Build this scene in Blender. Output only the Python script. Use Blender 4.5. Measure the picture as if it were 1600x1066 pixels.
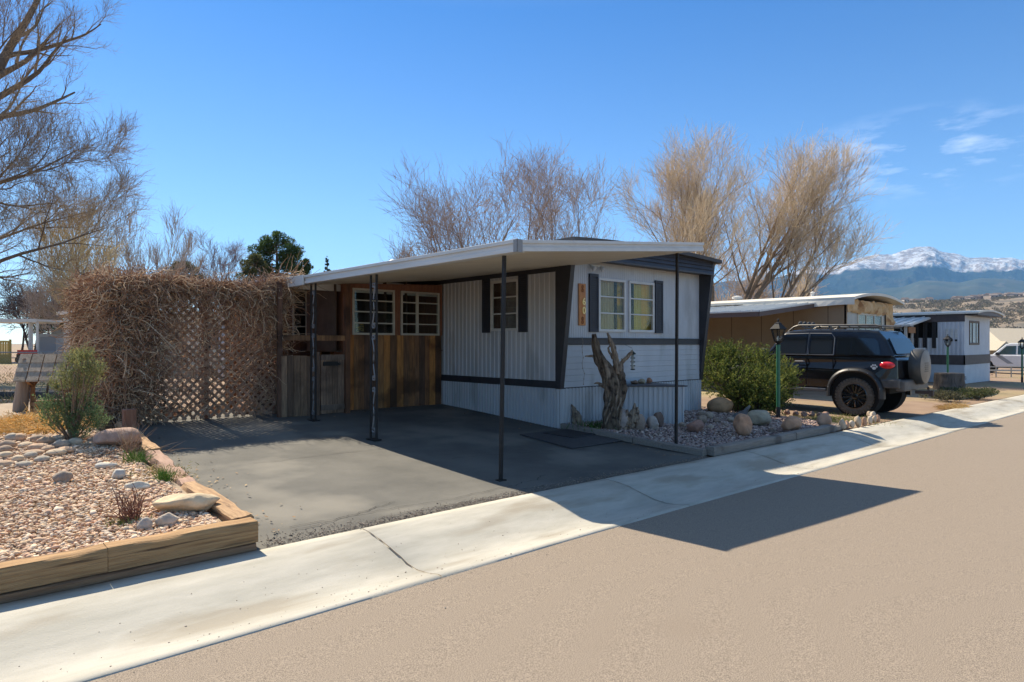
import bpy, math, random
import numpy as np
from mathutils import Vector, Matrix, noise as mn
random.seed(7); rng = np.random.default_rng(7)
R = math.radians
for o in list(bpy.data.objects): bpy.data.objects.remove(o)
scene = bpy.context.scene
COL = scene.collection

# ------------------------------------------------------------------ camera
# world axes: X runs along the kerb (to the right), Y away from the street, Z up
CAM_H = 1.5; F = 1035.0; CU, CV = 800.0, 537.0
cs, sn = 0.740, 0.673
cam_d = bpy.data.cameras.new("camera"); cam = bpy.data.objects.new("camera", cam_d); COL.objects.link(cam)
cam.location = (0, 0, CAM_H); cam.rotation_euler = (R(90), 0, -math.atan2(sn, cs))
cam_d.sensor_width = 36; cam_d.lens = 36*F/1600; cam_d.shift_y = 4/1600
cam_d.clip_start = 0.05; cam_d.clip_end = 40000
scene.camera = cam
# ------------------------------------------------------------------ world + sun
to_sun = Vector((0.02, 0.9, 1.0)).normalized()
w = bpy.data.worlds.new("World"); scene.world = w; w.use_nodes = True
nt = w.node_tree; nt.nodes.clear()
wo = nt.nodes.new('ShaderNodeOutputWorld'); bg = nt.nodes.new('ShaderNodeBackground')
sky = nt.nodes.new('ShaderNodeTexSky'); sky.sky_type = 'NISHITA'; sky.sun_disc = False
sky.sun_elevation = math.asin(to_sun.z); sky.sun_rotation = math.atan2(to_sun.x, to_sun.y)
sky.altitude = 1900; sky.air_density = 1.0; sky.dust_density = 0.4; sky.ozone_density = 1.6
bg.inputs[1].default_value = 0.140
tc = nt.nodes.new('ShaderNodeTexCoord')
# thin streaky cloud, low over the mountains
mp = nt.nodes.new('ShaderNodeMapping'); mp.inputs['Scale'].default_value = (5, 5, 22)
cn = nt.nodes.new('ShaderNodeTexNoise'); cn.inputs['Scale'].default_value = 2.6; cn.inputs['Detail'].default_value = 9; cn.inputs['Roughness'].default_value = .62
cr = nt.nodes.new('ShaderNodeValToRGB'); cr.color_ramp.elements[0].position = .47; cr.color_ramp.elements[1].position = .75
nt.links.new(tc.outputs['Generated'], mp.inputs[0]); nt.links.new(mp.outputs[0], cn.inputs[0]); nt.links.new(cn.outputs[0], cr.inputs[0])
def wdir(u, v):
    X = (u-CU)/F; Z = (CV-v)/F
    return Vector((cs*X+sn, -sn*X+cs, Z)).normalized()
cd = wdir(1430, 245)
sub = nt.nodes.new('ShaderNodeVectorMath'); sub.operation = 'SUBTRACT'; sub.inputs[1].default_value = cd
sc_ = nt.nodes.new('ShaderNodeVectorMath'); sc_.operation = 'MULTIPLY'; sc_.inputs[1].default_value = (8.5, 8.5, 24)
ln = nt.nodes.new('ShaderNodeVectorMath'); ln.operation = 'LENGTH'
mr = nt.nodes.new('ShaderNodeMapRange'); mr.inputs['From Min'].default_value = 1.5; mr.inputs['From Max'].default_value = .5
nt.links.new(tc.outputs['Generated'], sub.inputs[0]); nt.links.new(sub.outputs[0], sc_.inputs[0]); nt.links.new(sc_.outputs[0], ln.inputs[0]); nt.links.new(ln.outputs['Value'], mr.inputs[0])
mu = nt.nodes.new('ShaderNodeMath'); mu.operation = 'MULTIPLY'
mu2 = nt.nodes.new('ShaderNodeMath'); mu2.operation = 'MULTIPLY'; mu2.inputs[1].default_value = .45
nt.links.new(mr.outputs[0], mu.inputs[0]); nt.links.new(cr.outputs[0], mu.inputs[1]); nt.links.new(mu.outputs[0], mu2.inputs[0])
mx = nt.nodes.new('ShaderNodeMixRGB'); mx.inputs[2].default_value = (6.6, 6.9, 7.4, 1)
tint = nt.nodes.new('ShaderNodeMixRGB'); tint.blend_type = 'MULTIPLY'; tint.inputs[0].default_value = 1; tint.inputs[2].default_value = (.66, 1.0, 1.22, 1)
sxz = nt.nodes.new('ShaderNodeSeparateXYZ'); nt.links.new(tc.outputs['Generated'], sxz.inputs[0]); tr_ = nt.nodes.new('ShaderNodeValToRGB')
tr_.color_ramp.elements[0].position = 0.0; tr_.color_ramp.elements[0].color = (.64, .71, .72, 1); tr_.color_ramp.elements[1].position = .45; tr_.color_ramp.elements[1].color = (.20, .455, .69, 1)
e3 = tr_.color_ramp.elements.new(.80); e3.color = (1.4, 1.2, .95, 1)
nt.links.new(sxz.outputs[2], tr_.inputs[0]); nt.links.new(tr_.outputs[0], tint.inputs[2])
nt.links.new(sky.outputs[0], tint.inputs[1]); nt.links.new(mu2.outputs[0], mx.inputs[0]); nt.links.new(tint.outputs[0], mx.inputs[1])
nt.links.new(mx.outputs[0], bg.inputs[0]); nt.links.new(bg.outputs[0], wo.inputs[0])
sd = bpy.data.lights.new("sun", 'SUN'); sun = bpy.data.objects.new("sun", sd); COL.objects.link(sun)
sd.energy = 5.0; sd.angle = R(.5); sd.color = (1, .885, .70)
sun.rotation_euler = (-to_sun).to_track_quat('-Z', 'Y').to_euler(); sun.location = (0, 20, 30)
vs = scene.view_settings; vs.view_transform = 'Standard'; vs.look = 'None'; vs.gamma = 1; vs.exposure = 0.84
scene.cycles.max_bounces = 6; scene.cycles.transparent_max_bounces = 12; scene.cycles.volume_bounces = 1

# ------------------------------------------------------------------ helpers
def tag(o, label=None, cat=None, group=None, kind=None):
    if label: o['label'] = label
    if cat: o['category'] = cat
    if group: o['group'] = group
    if kind: o['kind'] = kind
    return o
ORG = {}
def thing(name, label, cat, loc=(0, 0, 0), group=None, rz=0):
    o = bpy.data.objects.new(name, None); COL.objects.link(o)
    o.location = loc; o.rotation_euler = (0, 0, rz); o.empty_display_size = .2
    ORG[o.name] = np.array(loc, float)
    return tag(o, label, cat, group)
def dup(root, loc, rz=None, label=None, name=None):
    c = root.copy(); COL.objects.link(c); c.location = loc
    if rz is not None: c.rotation_euler = (0, 0, rz)
    if label: c['label'] = label
    def rec(src, dst):
        for ch in src.children:
            k = ch.copy(); COL.objects.link(k); k.parent = dst; rec(ch, k)
    rec(root, c)
    return c
def rot(rx=0, ry=0, rz=0): return np.array((Matrix.Rotation(rz, 3, 'Z') @ Matrix.Rotation(ry, 3, 'Y') @ Matrix.Rotation(rx, 3, 'X')))
class MB:
    def __init__(s): s.V = []; s.F = []; s.C = []; s.n = 0
    def add(s, V, Fc, col=None):
        V = np.asarray(V, float).reshape(-1, 3); s.V.append(V)
        if isinstance(Fc, np.ndarray): s.F.append(Fc + s.n)
        else:
            by = {}
            for f in Fc: by.setdefault(len(f), []).append(f)
            for k in by: s.F.append(np.array(by[k], int) + s.n)
        c = np.ones((len(V), 4)); 
        if col is not None:
            col = np.asarray(col, float)
            if col.ndim == 1: c[:, :3] = col[:3]
            else: c[:, :3] = col
        s.C.append(c); s.n += len(V); return s
    def box(s, x0, x1, y0, y1, z0, z1, col=None, M=None, c=None):
        V = np.array([[x, y, z] for x in (x0, x1) for y in (y0, y1) for z in (z0, z1)], float)
        if M is not None: V = V @ M.T
        if c is not None: V = V + np.array(c)
        return s.add(V, [(0, 1, 3, 2), (4, 6, 7, 5), (0, 4, 5, 1), (2, 3, 7, 6), (0, 2, 6, 4), (1, 5, 7, 3)], col)
    def beam(s, a, b, wd, h, col=None, up=(0, 0, 1)):
        a = Vector(a); b = Vector(b); d = (b-a).normalized(); upv = Vector(up)
        if abs(d.dot(upv)) > .98: upv = Vector((0, 1, 0))
        sx = d.cross(upv).normalized(); uz = sx.cross(d).normalized()
        V = []
        for p in (a, b):
            for i, j in ((-1, -1), (1, -1), (1, 1), (-1, 1)): V.append(p + sx*i*wd/2 + uz*j*h/2)
        return s.add([list(v) for v in V], [(0, 1, 2, 3), (7, 6, 5, 4), (0, 4, 5, 1), (1, 5, 6, 2), (2, 6, 7, 3), (3, 7, 4, 0)], col)
    def prism(s, poly, axis, a, b, col=None):
        # poly: list of 2D points, extruded along axis from a to b
        n = len(poly); V = []
        for t in (a, b):
            for p in poly:
                V.append({'x': (t, p[0], p[1]), 'y': (p[0], t, p[1]), 'z': (p[0], p[1], t)}[axis])
        Fc = [tuple(range(n-1, -1, -1)), tuple(range(n, 2*n))] + [(i, (i+1) % n, n+(i+1) % n, n+i) for i in range(n)]
        return s.add(V, Fc, col)
    def lathe(s, prof, c=(0, 0, 0), n=24, M=None, col=None, cap=True):
        V = []; Fc = []
        for r, z in prof:
            for k in range(n):
                a = 2*math.pi*k/n; V.append((r*math.cos(a), r*math.sin(a), z))
        m = len(prof)
        for i in range(m-1):
            for k in range(n): Fc.append((i*n+k, i*n+(k+1) % n, (i+1)*n+(k+1) % n, (i+1)*n+k))
        if cap:
            Fc.append(tuple(range(n-1, -1, -1))); Fc.append(tuple((m-1)*n+k for k in range(n)))
        V = np.array(V)
        if M is not None: V = V @ M.T
        return s.add(V + np.array(c), Fc, col)
    def tube(s, pts, rad, k=6, col=None):
        P = np.array(pts, float)[None]; r = np.broadcast_to(np.array(rad, float), (P.shape[1],))[None]
        return s.tubes(P, r, k, col)
    def tubes(s, P, r, k=3, col=None):
        # P (N,M,3) r (N,M): many tapered tubes at once
        P = np.asarray(P, float); N, M_, _ = P.shape
        T = np.gradient(P, axis=1); T /= np.linalg.norm(T, axis=2, keepdims=True)+1e-9
        up = np.where(np.abs(T[:, :, 2:3]) > .9, np.array([1., 0, 0]), np.array([0, 0, 1.]))
        up = np.broadcast_to(np.where(np.abs(T.mean(1)[:, 2:3]) > .85, np.array([1., 0, 0]), np.array([0, 0, 1.]))[:, None, :], T.shape)
        A = np.cross(T, up); A /= np.linalg.norm(A, axis=2, keepdims=True)+1e-9
        B = np.cross(T, A)
        an = 2*np.pi*np.arange(k)/k
        V = P[:, :, None, :] + np.asarray(r)[:, :, None, None]*(A[:, :, None, :]*np.cos(an)[:, None]+B[:, :, None, :]*np.sin(an)[:, None])
        base = (np.arange(N)*M_*k)[:, None, None]; ii = (np.arange(M_-1)*k)[None, :, None]; kk = np.arange(k)[None, None, :]; k2 = (kk+1) % k
        f = np.stack([base+ii+kk, base+ii+k2, base+ii+k+k2, base+ii+k+kk], -1).reshape(-1, 4)
        cc = None
        if col is not None:
            col = np.asarray(col)
            cc = np.repeat(col, M_*k, axis=0) if col.ndim == 2 else col
        return s.add(V.reshape(-1, 3), f, cc)
    def build(s, name, mat=None, parent=None, smooth=False, bevel=0, local=False, origin=None):
        me = bpy.data.meshes.new(name)
        V = np.concatenate(s.V); C_ = np.concatenate(s.C)
        org = np.zeros(3)
        if parent is not None:
            org = ORG.get(parent.name, np.zeros(3))
        elif origin == 'base':
            mnv, mxv = V.min(0), V.max(0); org = np.array([(mnv[0]+mxv[0])/2, (mnv[1]+mxv[1])/2, mnv[2]])
        elif origin is not None: org = np.array(origin, float)
        if not local: V = V - org
        nl = sum(f.size for f in s.F); nf = sum(len(f) for f in s.F)
        me.vertices.add(len(V)); me.vertices.foreach_set('co', V.astype(np.float32).ravel())
        me.loops.add(nl); me.polygons.add(nf)
        me.loops.foreach_set('vertex_index', np.concatenate([f.ravel() for f in s.F]).astype(np.int32))
        tot = np.concatenate([np.full(len(f), f.shape[1]) for f in s.F]).astype(np.int32)
        st = np.concatenate([[0], np.cumsum(tot)[:-1]]).astype(np.int32)
        me.polygons.foreach_set('loop_start', st); me.polygons.foreach_set('loop_total', tot)
        me.polygons.foreach_set('use_smooth', np.full(nf, bool(smooth)))
        me.update(calc_edges=True); me.validate()
        if len(me.vertices) == len(V):
            at = me.attributes.new('Col', 'FLOAT_COLOR', 'POINT'); at.data.foreach_set('color', C_.astype(np.float32).ravel())
        o = bpy.data.objects.new(name, me); COL.objects.link(o)
        if mat: me.materials.append(mat)
        if parent is not None:
            o.parent = parent; ORG[o.name] = org
        elif not local: o.location = org; ORG[o.name] = org
        if bevel:
            b = o.modifiers.new('bevel', 'BEVEL'); b.width = bevel; b.segments = 2; b.limit_method = 'ANGLE'; b.angle_limit = R(40)
        if smooth and bevel == 0 and smooth != 'full':
            try:
                me.set_sharp_from_angle(angle=R(42))
            except Exception: pass
        return o
MATS = {}
def pm(name, c1, c2=None, scale=3, rough=.8, bump=0, bscale=40, metal=0, attr=False, stretch=(1, 1, 1), spec=.5, c3=None, s3=1.0, t3=.55, c3s=False, detail=6, coat=0, lo=.35, hi=.65, bstretch=None, wave=None):
    if name in MATS: return MATS[name]
    m = bpy.data.materials.new(name); m.use_nodes = True; MATS[name] = m
    n = m.node_tree; L = n.links; bs = n.nodes['Principled BSDF']
    bs.inputs['Roughness'].default_value = rough; bs.inputs['Metallic'].default_value = metal
    bs.inputs['Specular IOR Level'].default_value = spec; bs.inputs['Coat Weight'].default_value = coat
    t = n.nodes.new('ShaderNodeTexCoord'); mpn = n.nodes.new('ShaderNodeMapping'); mpn.inputs['Scale'].default_value = stretch
    L.new(t.outputs['Object'], mpn.inputs[0])
    out = None
    if c2 is not None:
        nz = n.nodes.new('ShaderNodeTexNoise'); nz.inputs['Scale'].default_value = scale; nz.inputs['Detail'].default_value = detail; nz.inputs['Roughness'].default_value = .62
        L.new(mpn.outputs[0], nz.inputs[0])
        mrn = n.nodes.new('ShaderNodeMapRange'); mrn.inputs['From Min'].default_value = lo; mrn.inputs['From Max'].default_value = hi
        L.new(nz.outputs[0], mrn.inputs[0])
        mi = n.nodes.new('ShaderNodeMixRGB'); mi.inputs[1].default_value = (*c1, 1); mi.inputs[2].default_value = (*c2, 1)
        L.new(mrn.outputs[0], mi.inputs[0]); out = mi.outputs[0]
        if c3 is not None:
            n3 = n.nodes.new('ShaderNodeTexNoise'); n3.inputs['Scale'].default_value = s3; n3.inputs['Detail'].default_value = 4
            L.new((mpn if c3s else t).outputs[0 if c3s else 'Object'], n3.inputs[0])
            r3 = n.nodes.new('ShaderNodeMapRange'); r3.inputs['From Min'].default_value = t3; r3.inputs['From Max'].default_value = t3+.12
            L.new(n3.outputs[0], r3.inputs[0])
            m3 = n.nodes.new('ShaderNodeMixRGB'); m3.inputs[2].default_value = (*c3, 1); L.new(out, m3.inputs[1]); L.new(r3.outputs[0], m3.inputs[0]); out = m3.outputs[0]
    if attr:
        a = n.nodes.new('ShaderNodeAttribute'); a.attribute_name = 'Col'
        mm = n.nodes.new('ShaderNodeMixRGB'); mm.blend_type = 'MULTIPLY'; mm.inputs[0].default_value = 1
        if out: L.new(out, mm.inputs[1])
        else: mm.inputs[1].default_value = (*c1, 1)
        L.new(a.outputs[0], mm.inputs[2]); out = mm.outputs[0]
    if out: L.new(out, bs.inputs['Base Color'])
    else: bs.inputs['Base Color'].default_value = (*c1, 1)
    if bump:
        nb = n.nodes.new('ShaderNodeTexNoise'); nb.inputs['Scale'].default_value = bscale; nb.inputs['Detail'].default_value = 5
        m2 = n.nodes.new('ShaderNodeMapping'); m2.inputs['Scale'].default_value = bstretch or stretch; L.new(t.outputs['Object'], m2.inputs[0]); L.new(m2.outputs[0], nb.inputs[0])
        bp = n.nodes.new('ShaderNodeBump'); bp.inputs['Strength'].default_value = bump; bp.inputs['Distance'].default_value = .01
        L.new(nb.outputs[0], bp.inputs['Height']); L.new(bp.outputs[0], bs.inputs['Normal'])
    return m
def glass_mat(name, tint=(.90, .93, .92), refl=1.0):
    if name in MATS: return MATS[name]
    m = bpy.data.materials.new(name); m.use_nodes = True; MATS[name] = m; n = m.node_tree; L = n.links
    for x in list(n.nodes): n.nodes.remove(x)
    o = n.nodes.new('ShaderNodeOutputMaterial'); tr = n.nodes.new('ShaderNodeBsdfTransparent'); tr.inputs[0].default_value = (*tint, 1)
    g = n.nodes.new('ShaderNodeBsdfGlossy'); g.inputs['Roughness'].default_value = .02
    lw = n.nodes.new('ShaderNodeLayerWeight'); lw.inputs[0].default_value = .5
    pw_ = n.nodes.new('ShaderNodeMath'); pw_.operation = 'POWER'; pw_.inputs[1].default_value = 4; L.new(lw.outputs['Facing'], pw_.inputs[0])
    fr = n.nodes.new('ShaderNodeMath'); fr.operation = 'MULTIPLY_ADD'; fr.inputs[1].default_value = .5; fr.inputs[2].default_value = .025; L.new(pw_.outputs[0], fr.inputs[0])
    mi = n.nodes.new('ShaderNodeMixShader'); L.new(fr.outputs[0], mi.inputs[0]); L.new(tr.outputs[0], mi.inputs[1]); L.new(g.outputs[0], mi.inputs[2]); L.new(mi.outputs[0], o.inputs[0])
    return m
def sstep(x, a, b):
    t = np.clip((np.asarray(x, float)-a)/(b-a), 0, 1); return t*t*(3-2*t)
def gz(x, y):
    x = np.asarray(x, float); y = np.asarray(y, float)
    zs = -.0078*np.clip(x-4, 0, 60)
    k = .057 + (.018-.057)*sstep(x, 12.7, 13.7)
    z = zs + k*np.clip(y-5.3, 0, 5.7)
    return z
def gut(y):   # rolled kerb section, y from 3.68 to 4.80
    return np.interp(y, [3.66, 3.74, 3.86, 3.98, 4.12, 4.28, 4.45, 4.62, 4.8], [-.100, -.100, -.122, -.132, -.120, -.078, -.034, -.010, 0])
def roadz(y): return np.interp(y, [-5.2, -4, 0, 3.70], [-.12, -.09, -.045, -.104])
def bedz(x, y): return .15 + .050*np.clip(np.asarray(y, float)-5.0, 0, 6.5) + .03*sstep(-np.asarray(x, float), 1, 3)
def C2W(u, d, v=None):
    X = (u-CU)/F*d; x, y = cs*X+sn*d, -sn*X+cs*d
    if v is None: return x, y
    return x, y, CAM_H+(CV-v)*d/F
def G(u, v, f=gz):
    d = 5.0
    for _ in range(40):
        x, y = C2W(u, d); z = float(f(x, y)); d = .5*d+.5*(CAM_H-z)*F/(v-CV)
    x, y = C2W(u, d); return x, y, float(f(x, y)), d
def fbm(x, y, z=0, o=4, s=1.0):
    return mn.fractal(Vector((x*s, y*s, z*s)), 1.0, 2.0, o)
def sheet(name, xs, ys, zf, mat, kind='structure'):
    xs = np.asarray(xs, float); ys = np.asarray(ys, float)
    Xg, Yg = np.meshgrid(xs, ys, indexing='ij'); Z = zf(Xg, Yg)
    V = np.stack([Xg, Yg, Z], -1).reshape(-1, 3); nx, ny = Xg.shape
    i, j = np.meshgrid(np.arange(nx-1), np.arange(ny-1), indexing='ij'); a = (i*ny+j).ravel()
    mb = MB(); mb.add(V, np.stack([a, a+ny, a+ny+1, a+1], -1))
    o = mb.build(name, mat, smooth='full'); 
    if kind: o['kind'] = kind
    return o
# basic materials
white_al = pm('white_aluminium', (.62, .62, .60), (.52, .51, .48), 2.5, rough=.45, stretch=(1, .3, 3), bump=.05, bscale=8)
blackpaint = pm('black_paint', (.022, .023, .028), (.035, .035, .04), 4, rough=.5, bump=.05, bscale=20)
iron = pm('black_iron', (.014, .014, .015), (.026, .023, .021), 20, rough=.55, bump=.1, bscale=60, spec=.25)
siding = pm('grey_blue_siding', (.42, .44, .46), (.49, .505, .52), 1.6, rough=.5, stretch=(1, 1, .35), bump=.05, bscale=10, c3=(.35, .36, .365), s3=2.2, t3=.56, c3s=True)
glass = glass_mat('window_glass')
chrome = pm('chrome', (.6, .6, .6), rough=.15, metal=1)

# ------------------------------------------------------------------ ground
def grow(a, b, st, far, q=1.35):
    c = list(np.arange(a, b+1e-6, st)); h = st; v = b; w_ = a; hi = []; lo_ = []
    while v < far: h *= q; v += h; hi.append(v)
    h = st
    while w_ > -far: h *= q; w_ -= h; lo_.append(w_)
    return np.array(lo_[::-1]+c+hi)
gx = grow(-12, 50, 1.0, 9500); gy = np.unique(np.concatenate([grow(-8, 40, 1.0, 9500), [4.70, 4.9, 4.99]]))
gmat = pm('dry_earth', (.21, .135, .085), (.30, .205, .135), 1.2, rough=.95, bump=.5, bscale=14, c3=(.30, .235, .115), s3=.12, t3=.5, detail=10)
def gfun(x, y):
    z = gz(x, y)-.045
    z = np.where(y < 4.95, -.30-.0078*np.clip(x-4, 0, 60), z)
    z = np.where(y < -6.5, -.05, z)
    return z
sheet('ground', gx, gy, gfun, gmat)
# road
rmat = pm('road_asphalt', (.150, .122, .096), (.335, .272, .210), 190, rough=.9, bump=.22, bscale=190, c3=(.225, .178, .135), s3=.35, t3=.60, detail=3, lo=.40, hi=.60, spec=.3)
rx = np.concatenate([np.arange(-14, 30, .25), np.arange(30, 62, 1.0), np.arange(62, 200, 6.)])
sheet('road', rx, np.concatenate([np.arange(-5.2, 3.6, .22), [3.675]]), lambda x, y: roadz(y)-.0078*np.clip(x-4, 0, 60)+.006*np.sin(x*1.3+y)*np.sin(y*.9), rmat)
# rolled concrete gutter, one pour with tooled joints
cmat = pm('pale_concrete', (.37, .35, .295), (.50, .47, .405), 3.2, rough=.9, bump=.35, bscale=120, stretch=(.6, 2.2, 1), c3=(.33, .295, .235), s3=1.3, t3=.54, c3s=True, detail=12, lo=.3, hi=.7)
js = [2.7+3.05*k for k in range(-6, 40)]
gxs = sorted(set([-15.0, 125.0]+[j+e for j in js for e in (-.010, -.004, .004, .010)]+[j+.5*k for j in js for k in (1, 2, 3, 4, 5)]))
gys = [3.66, 3.68, 3.74, 3.80, 3.86, 3.92, 3.98, 4.05, 4.12, 4.20, 4.28, 4.36, 4.45, 4.53, 4.62, 4.70, 4.79, 4.80]
def gutf(x, y):
    z = gut(y)-.0078*np.clip(x-4, 0, 60)+.003
    jd = np.min(np.abs(x[..., None]-np.array(js)), -1)
    z = np.where(jd < .006, z-.02, z)
    z = np.where((y < 3.67) | (y > 4.795), z-.06, z)
    return z
sheet('gutter', gxs, gys, gutf, cmat)
# dark dirt line where asphalt breaks up against the gutter
dmat = pm('driveway_asphalt', (.098, .095, .086), (.15, .143, .126), 1.1, rough=.85, bump=.4, bscale=130, c3=(.21, .195, .165), s3=.55, t3=.55, detail=9, spec=.3)
def dleft(y): return np.interp(y, [4.8, 5.0, 10.9, 12.5], [1.93, 1.93, 2.25, 2.3])
def drive_sheet():
    ys = np.concatenate([[4.80], np.arange(5.0, 12.6, .25)]); xs_t = np.linspace(0, 1, 40)
    V = []; ny = len(ys)
    for t in xs_t:
        for y in ys:
            x0 = dleft(y)-.05; x1 = 8.02
            x = x0+(x1-x0)*t; z = float(gz(x, y))-.006+.006*math.sin(x*1.7)*math.cos(y*1.3)*(1 if y > 4.9 else 0)
            if y < 4.99: z = float(gz(x, y))-.012
            V.append((x, y, z))
    i, j = np.meshgrid(np.arange(39), np.arange(ny-1), indexing='ij'); a = (i*ny+j).ravel()
    mb = MB(); mb.add(V, np.stack([a, a+ny, a+ny+1, a+1], -1)); o = mb.build('driveway', dmat, smooth='full'); o['kind'] = 'structure'
drive_sheet()
# cracks in the driveway: thin dark strips
def crack(p0, p1, seed, wd=.009):
    r = random.Random(seed); n = 26; P = []
    a = Vector(p0); b = Vector(p1); d = (b-a).normalized(); nn = Vector((-d.y, d.x)); off = 0
    for i in range(n+1):
        off += r.uniform(-.03, .03); off *= .93; p = a.lerp(b, i/n)+nn*off; P.append((p, r.uniform(.4, 1.2)*wd))
    V = []; Fc = []
    for i, (p, w_) in enumerate(P):
        q = p+nn*w_; z1 = float(gz(p.x, p.y))+.004+.006*math.sin(p.x*1.7)*math.cos(p.y*1.3); V += [(p.x, p.y, z1), (q.x, q.y, z1)]
        if i: Fc.append((2*i-2, 2*i-1, 2*i+1, 2*i))
    return V, Fc
ck = MB()
for q in [((2.3, 5.25), (4.7, 5.12), 1), ((4.7, 5.12), (5.4, 5.3), 2), ((2.9, 7.6), (4.9, 7.5), 3), ((5.0, 6.6), (7.0, 6.2), 5), ((2.3, 5.12), (3.4, 5.35), 6), ((3.0, 5.02), (5.0, 5.0), 8)]:
    V, Fc = crack(*q); ck.add(V, Fc)
gk = MB()
for j_ in js:
    if j_ < -3 or j_ > 30: continue
    rr_ = random.Random(int(j_*10)); V = []; Fc = []; off = 0
    for i, y in enumerate(np.linspace(3.69, 4.78, 24)):
        off = off*.9+rr_.uniform(-.004, .004); z = float(gut(y))-.0078*max(0, j_-4)+.0045; hw = rr_.uniform(.002, .0045); V += [(j_+off-hw, y, z), (j_+off+hw, y, z)]
        if i: Fc.append((2*i-2, 2*i-1, 2*i+1, 2*i))
    gk.add(V, Fc)
tag(gk.build('gutter_joints', pm('joint_dirt', (.12, .08, .05), rough=1), origin='base'), kind='stuff')
rk2 = MB()
def rcrack(p0, p1, seed, wd=.004):
    r = random.Random(seed); n = 40; a = Vector(p0); b = Vector(p1); d = (b-a).normalized(); nn = Vector((-d.y, d.x)); off = 0; V = []; Fc = []
    for i in range(n+1):
        off = off*.95+r.uniform(-.05, .05); p = a.lerp(b, i/n)+nn*off; q = p+nn*wd*r.uniform(.3, 1.4)
        for m_ in (p, q): V.append((m_.x, m_.y, float(roadz(m_.y))-.0078*max(0, m_.x-4)+.006*math.sin(m_.x*1.3+m_.y)*math.sin(m_.y*.9)+.004))
        if i: Fc.append((2*i-2, 2*i-1, 2*i+1, 2*i))
    rk2.add(V, Fc)
rcrack((9, .6), (20, 1.4), 3, .003); rcrack((12, 3.4), (12.6, -1), 5, .003)
tag(rk2.build('road_cracks', pm('road_crack_dark', (.12, .095, .075), rough=1), origin='base'), kind='stuff')
tag(ck.build('asphalt_cracks', pm('crack_black', (.03, .028, .026), rough=1), origin='base'), kind='stuff')
# ------------------------------------------------------------------ stones (stuff) as real pebbles
def ico(sub=0):
    import bmesh
    bm = bmesh.new(); bmesh.ops.create_icosphere(bm, subdivisions=sub+1, radius=1)
    V = np.array([v.co[:] for v in bm.verts]); Fc = np.array([[v.index for v in f.verts] for f in bm.faces]); bm.free(); return V, Fc
def pebbles(name, pts, size, mat, cols, label=None, flat=.55):
    V0, F0 = ico(0); N = len(pts); nv = len(V0)
    an = rng.uniform(0, 2*np.pi, N); sz = size*rng.lognormal(0, .35, N)
    S = np.stack([sz*rng.uniform(.8, 1.35, N), sz*rng.uniform(.6, 1, N), sz*rng.uniform(flat*.7, flat*1.3, N)], -1)
    V = V0[None]*S[:, None, :]*(1+rng.uniform(-.14, .14, (N, nv, 1)))
    tl = rng.uniform(-.35, .35, N); V[:, :, 2] += V[:, :, 0]*tl[:, None]
    c, s = np.cos(an)[:, None], np.sin(an)[:, None]
    x = V[:, :, 0]*c-V[:, :, 1]*s; y = V[:, :, 0]*s+V[:, :, 1]*c
    V = np.stack([x, y, V[:, :, 2]], -1)+np.asarray(pts)[:, None, :]
    Fc = (F0[None]+(np.arange(N)*nv)[:, None, None]).reshape(-1, 3)
    ci = np.array(cols)[rng.integers(0, len(cols), N)]*rng.uniform(.75, 1.2, (N, 1))
    mb = MB(); mb.add(V.reshape(-1, 3), Fc, np.repeat(ci, nv, axis=0))
    o = mb.build(name, mat, smooth='full', origin='base'); tag(o, label, kind='stuff'); return o
stone_m = pm('stone', (.9, .9, .9), (1.15, 1.12, 1.08), 25, rough=.9, attr=True, bump=.3, bscale=90)
bx_ = np.arange(-9, 1.9, .2); by_ = np.concatenate([np.arange(4.93, 12, .2), np.arange(12, 15, .5)])
bedm = pm('sandy_soil', (.27, .20, .14), (.36, .28, .20), 6, rough=.95, bump=.6, bscale=30)
sheet('garden_bed', bx_, by_, lambda x, y: bedz(x, y)-.015+.015*np.sin(x*2.1)*np.sin(y*1.7)*(y > 5.1), bedm)
# left gravel: visible wedge in front, denser near the camera
N = 62000; px = 1.72-(rng.random(N)**1.3)*7.0; py = 4.95+rng.random(N)**1.25*5.2
pz = bedz(px, py)+rng.uniform(-.012, .02, N)
keep = (px < 1.70+.02*(py-5)); keep &= ~((px < .1) & (py > 8.6))
pinks = [(.64, .45, .29), (.70, .51, .33), (.74, .57, .40), (.58, .37, .25), (.74, .60, .45), (.50, .34, .24), (.66, .45, .30), (.52, .43, .34)]
pebbles('gravel', np.stack([px, py, pz], -1)[keep], .0145, stone_m, pinks, 'pinkish tan pebble gravel filling the raised bed at left')
# right planter
def pz_(x, y): return gz(x, y)+.045
sheet('planter_bed', np.arange(8.1, 13.4, .15), np.concatenate([np.arange(4.98, 7.65, .15), np.arange(7.65, 14, .3)]), lambda x, y: pz_(x, y)-.012+.02*np.sin(x*2.3)*np.sin(y*2.9), pm('dark_soil', (.09, .07, .055), (.14, .11, .085), 8, rough=.95, bump=.5, bscale=30))
N = 13000; px = rng.uniform(8.12, 12.9, N); py = 4.98+rng.random(N)*2.7
pebbles('planter_gravel', np.stack([px, py, pz_(px, py)+rng.uniform(-.012, .02, N)+.02*np.sin(px*2.3)*np.sin(py*2.9)], -1), .018, stone_m, [(.40, .28, .24), (.30, .22, .20), (.48, .35, .29), (.34, .24, .22), (.52, .42, .36)], 'purplish grey crushed stone in the planter by the mobile home')
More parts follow.
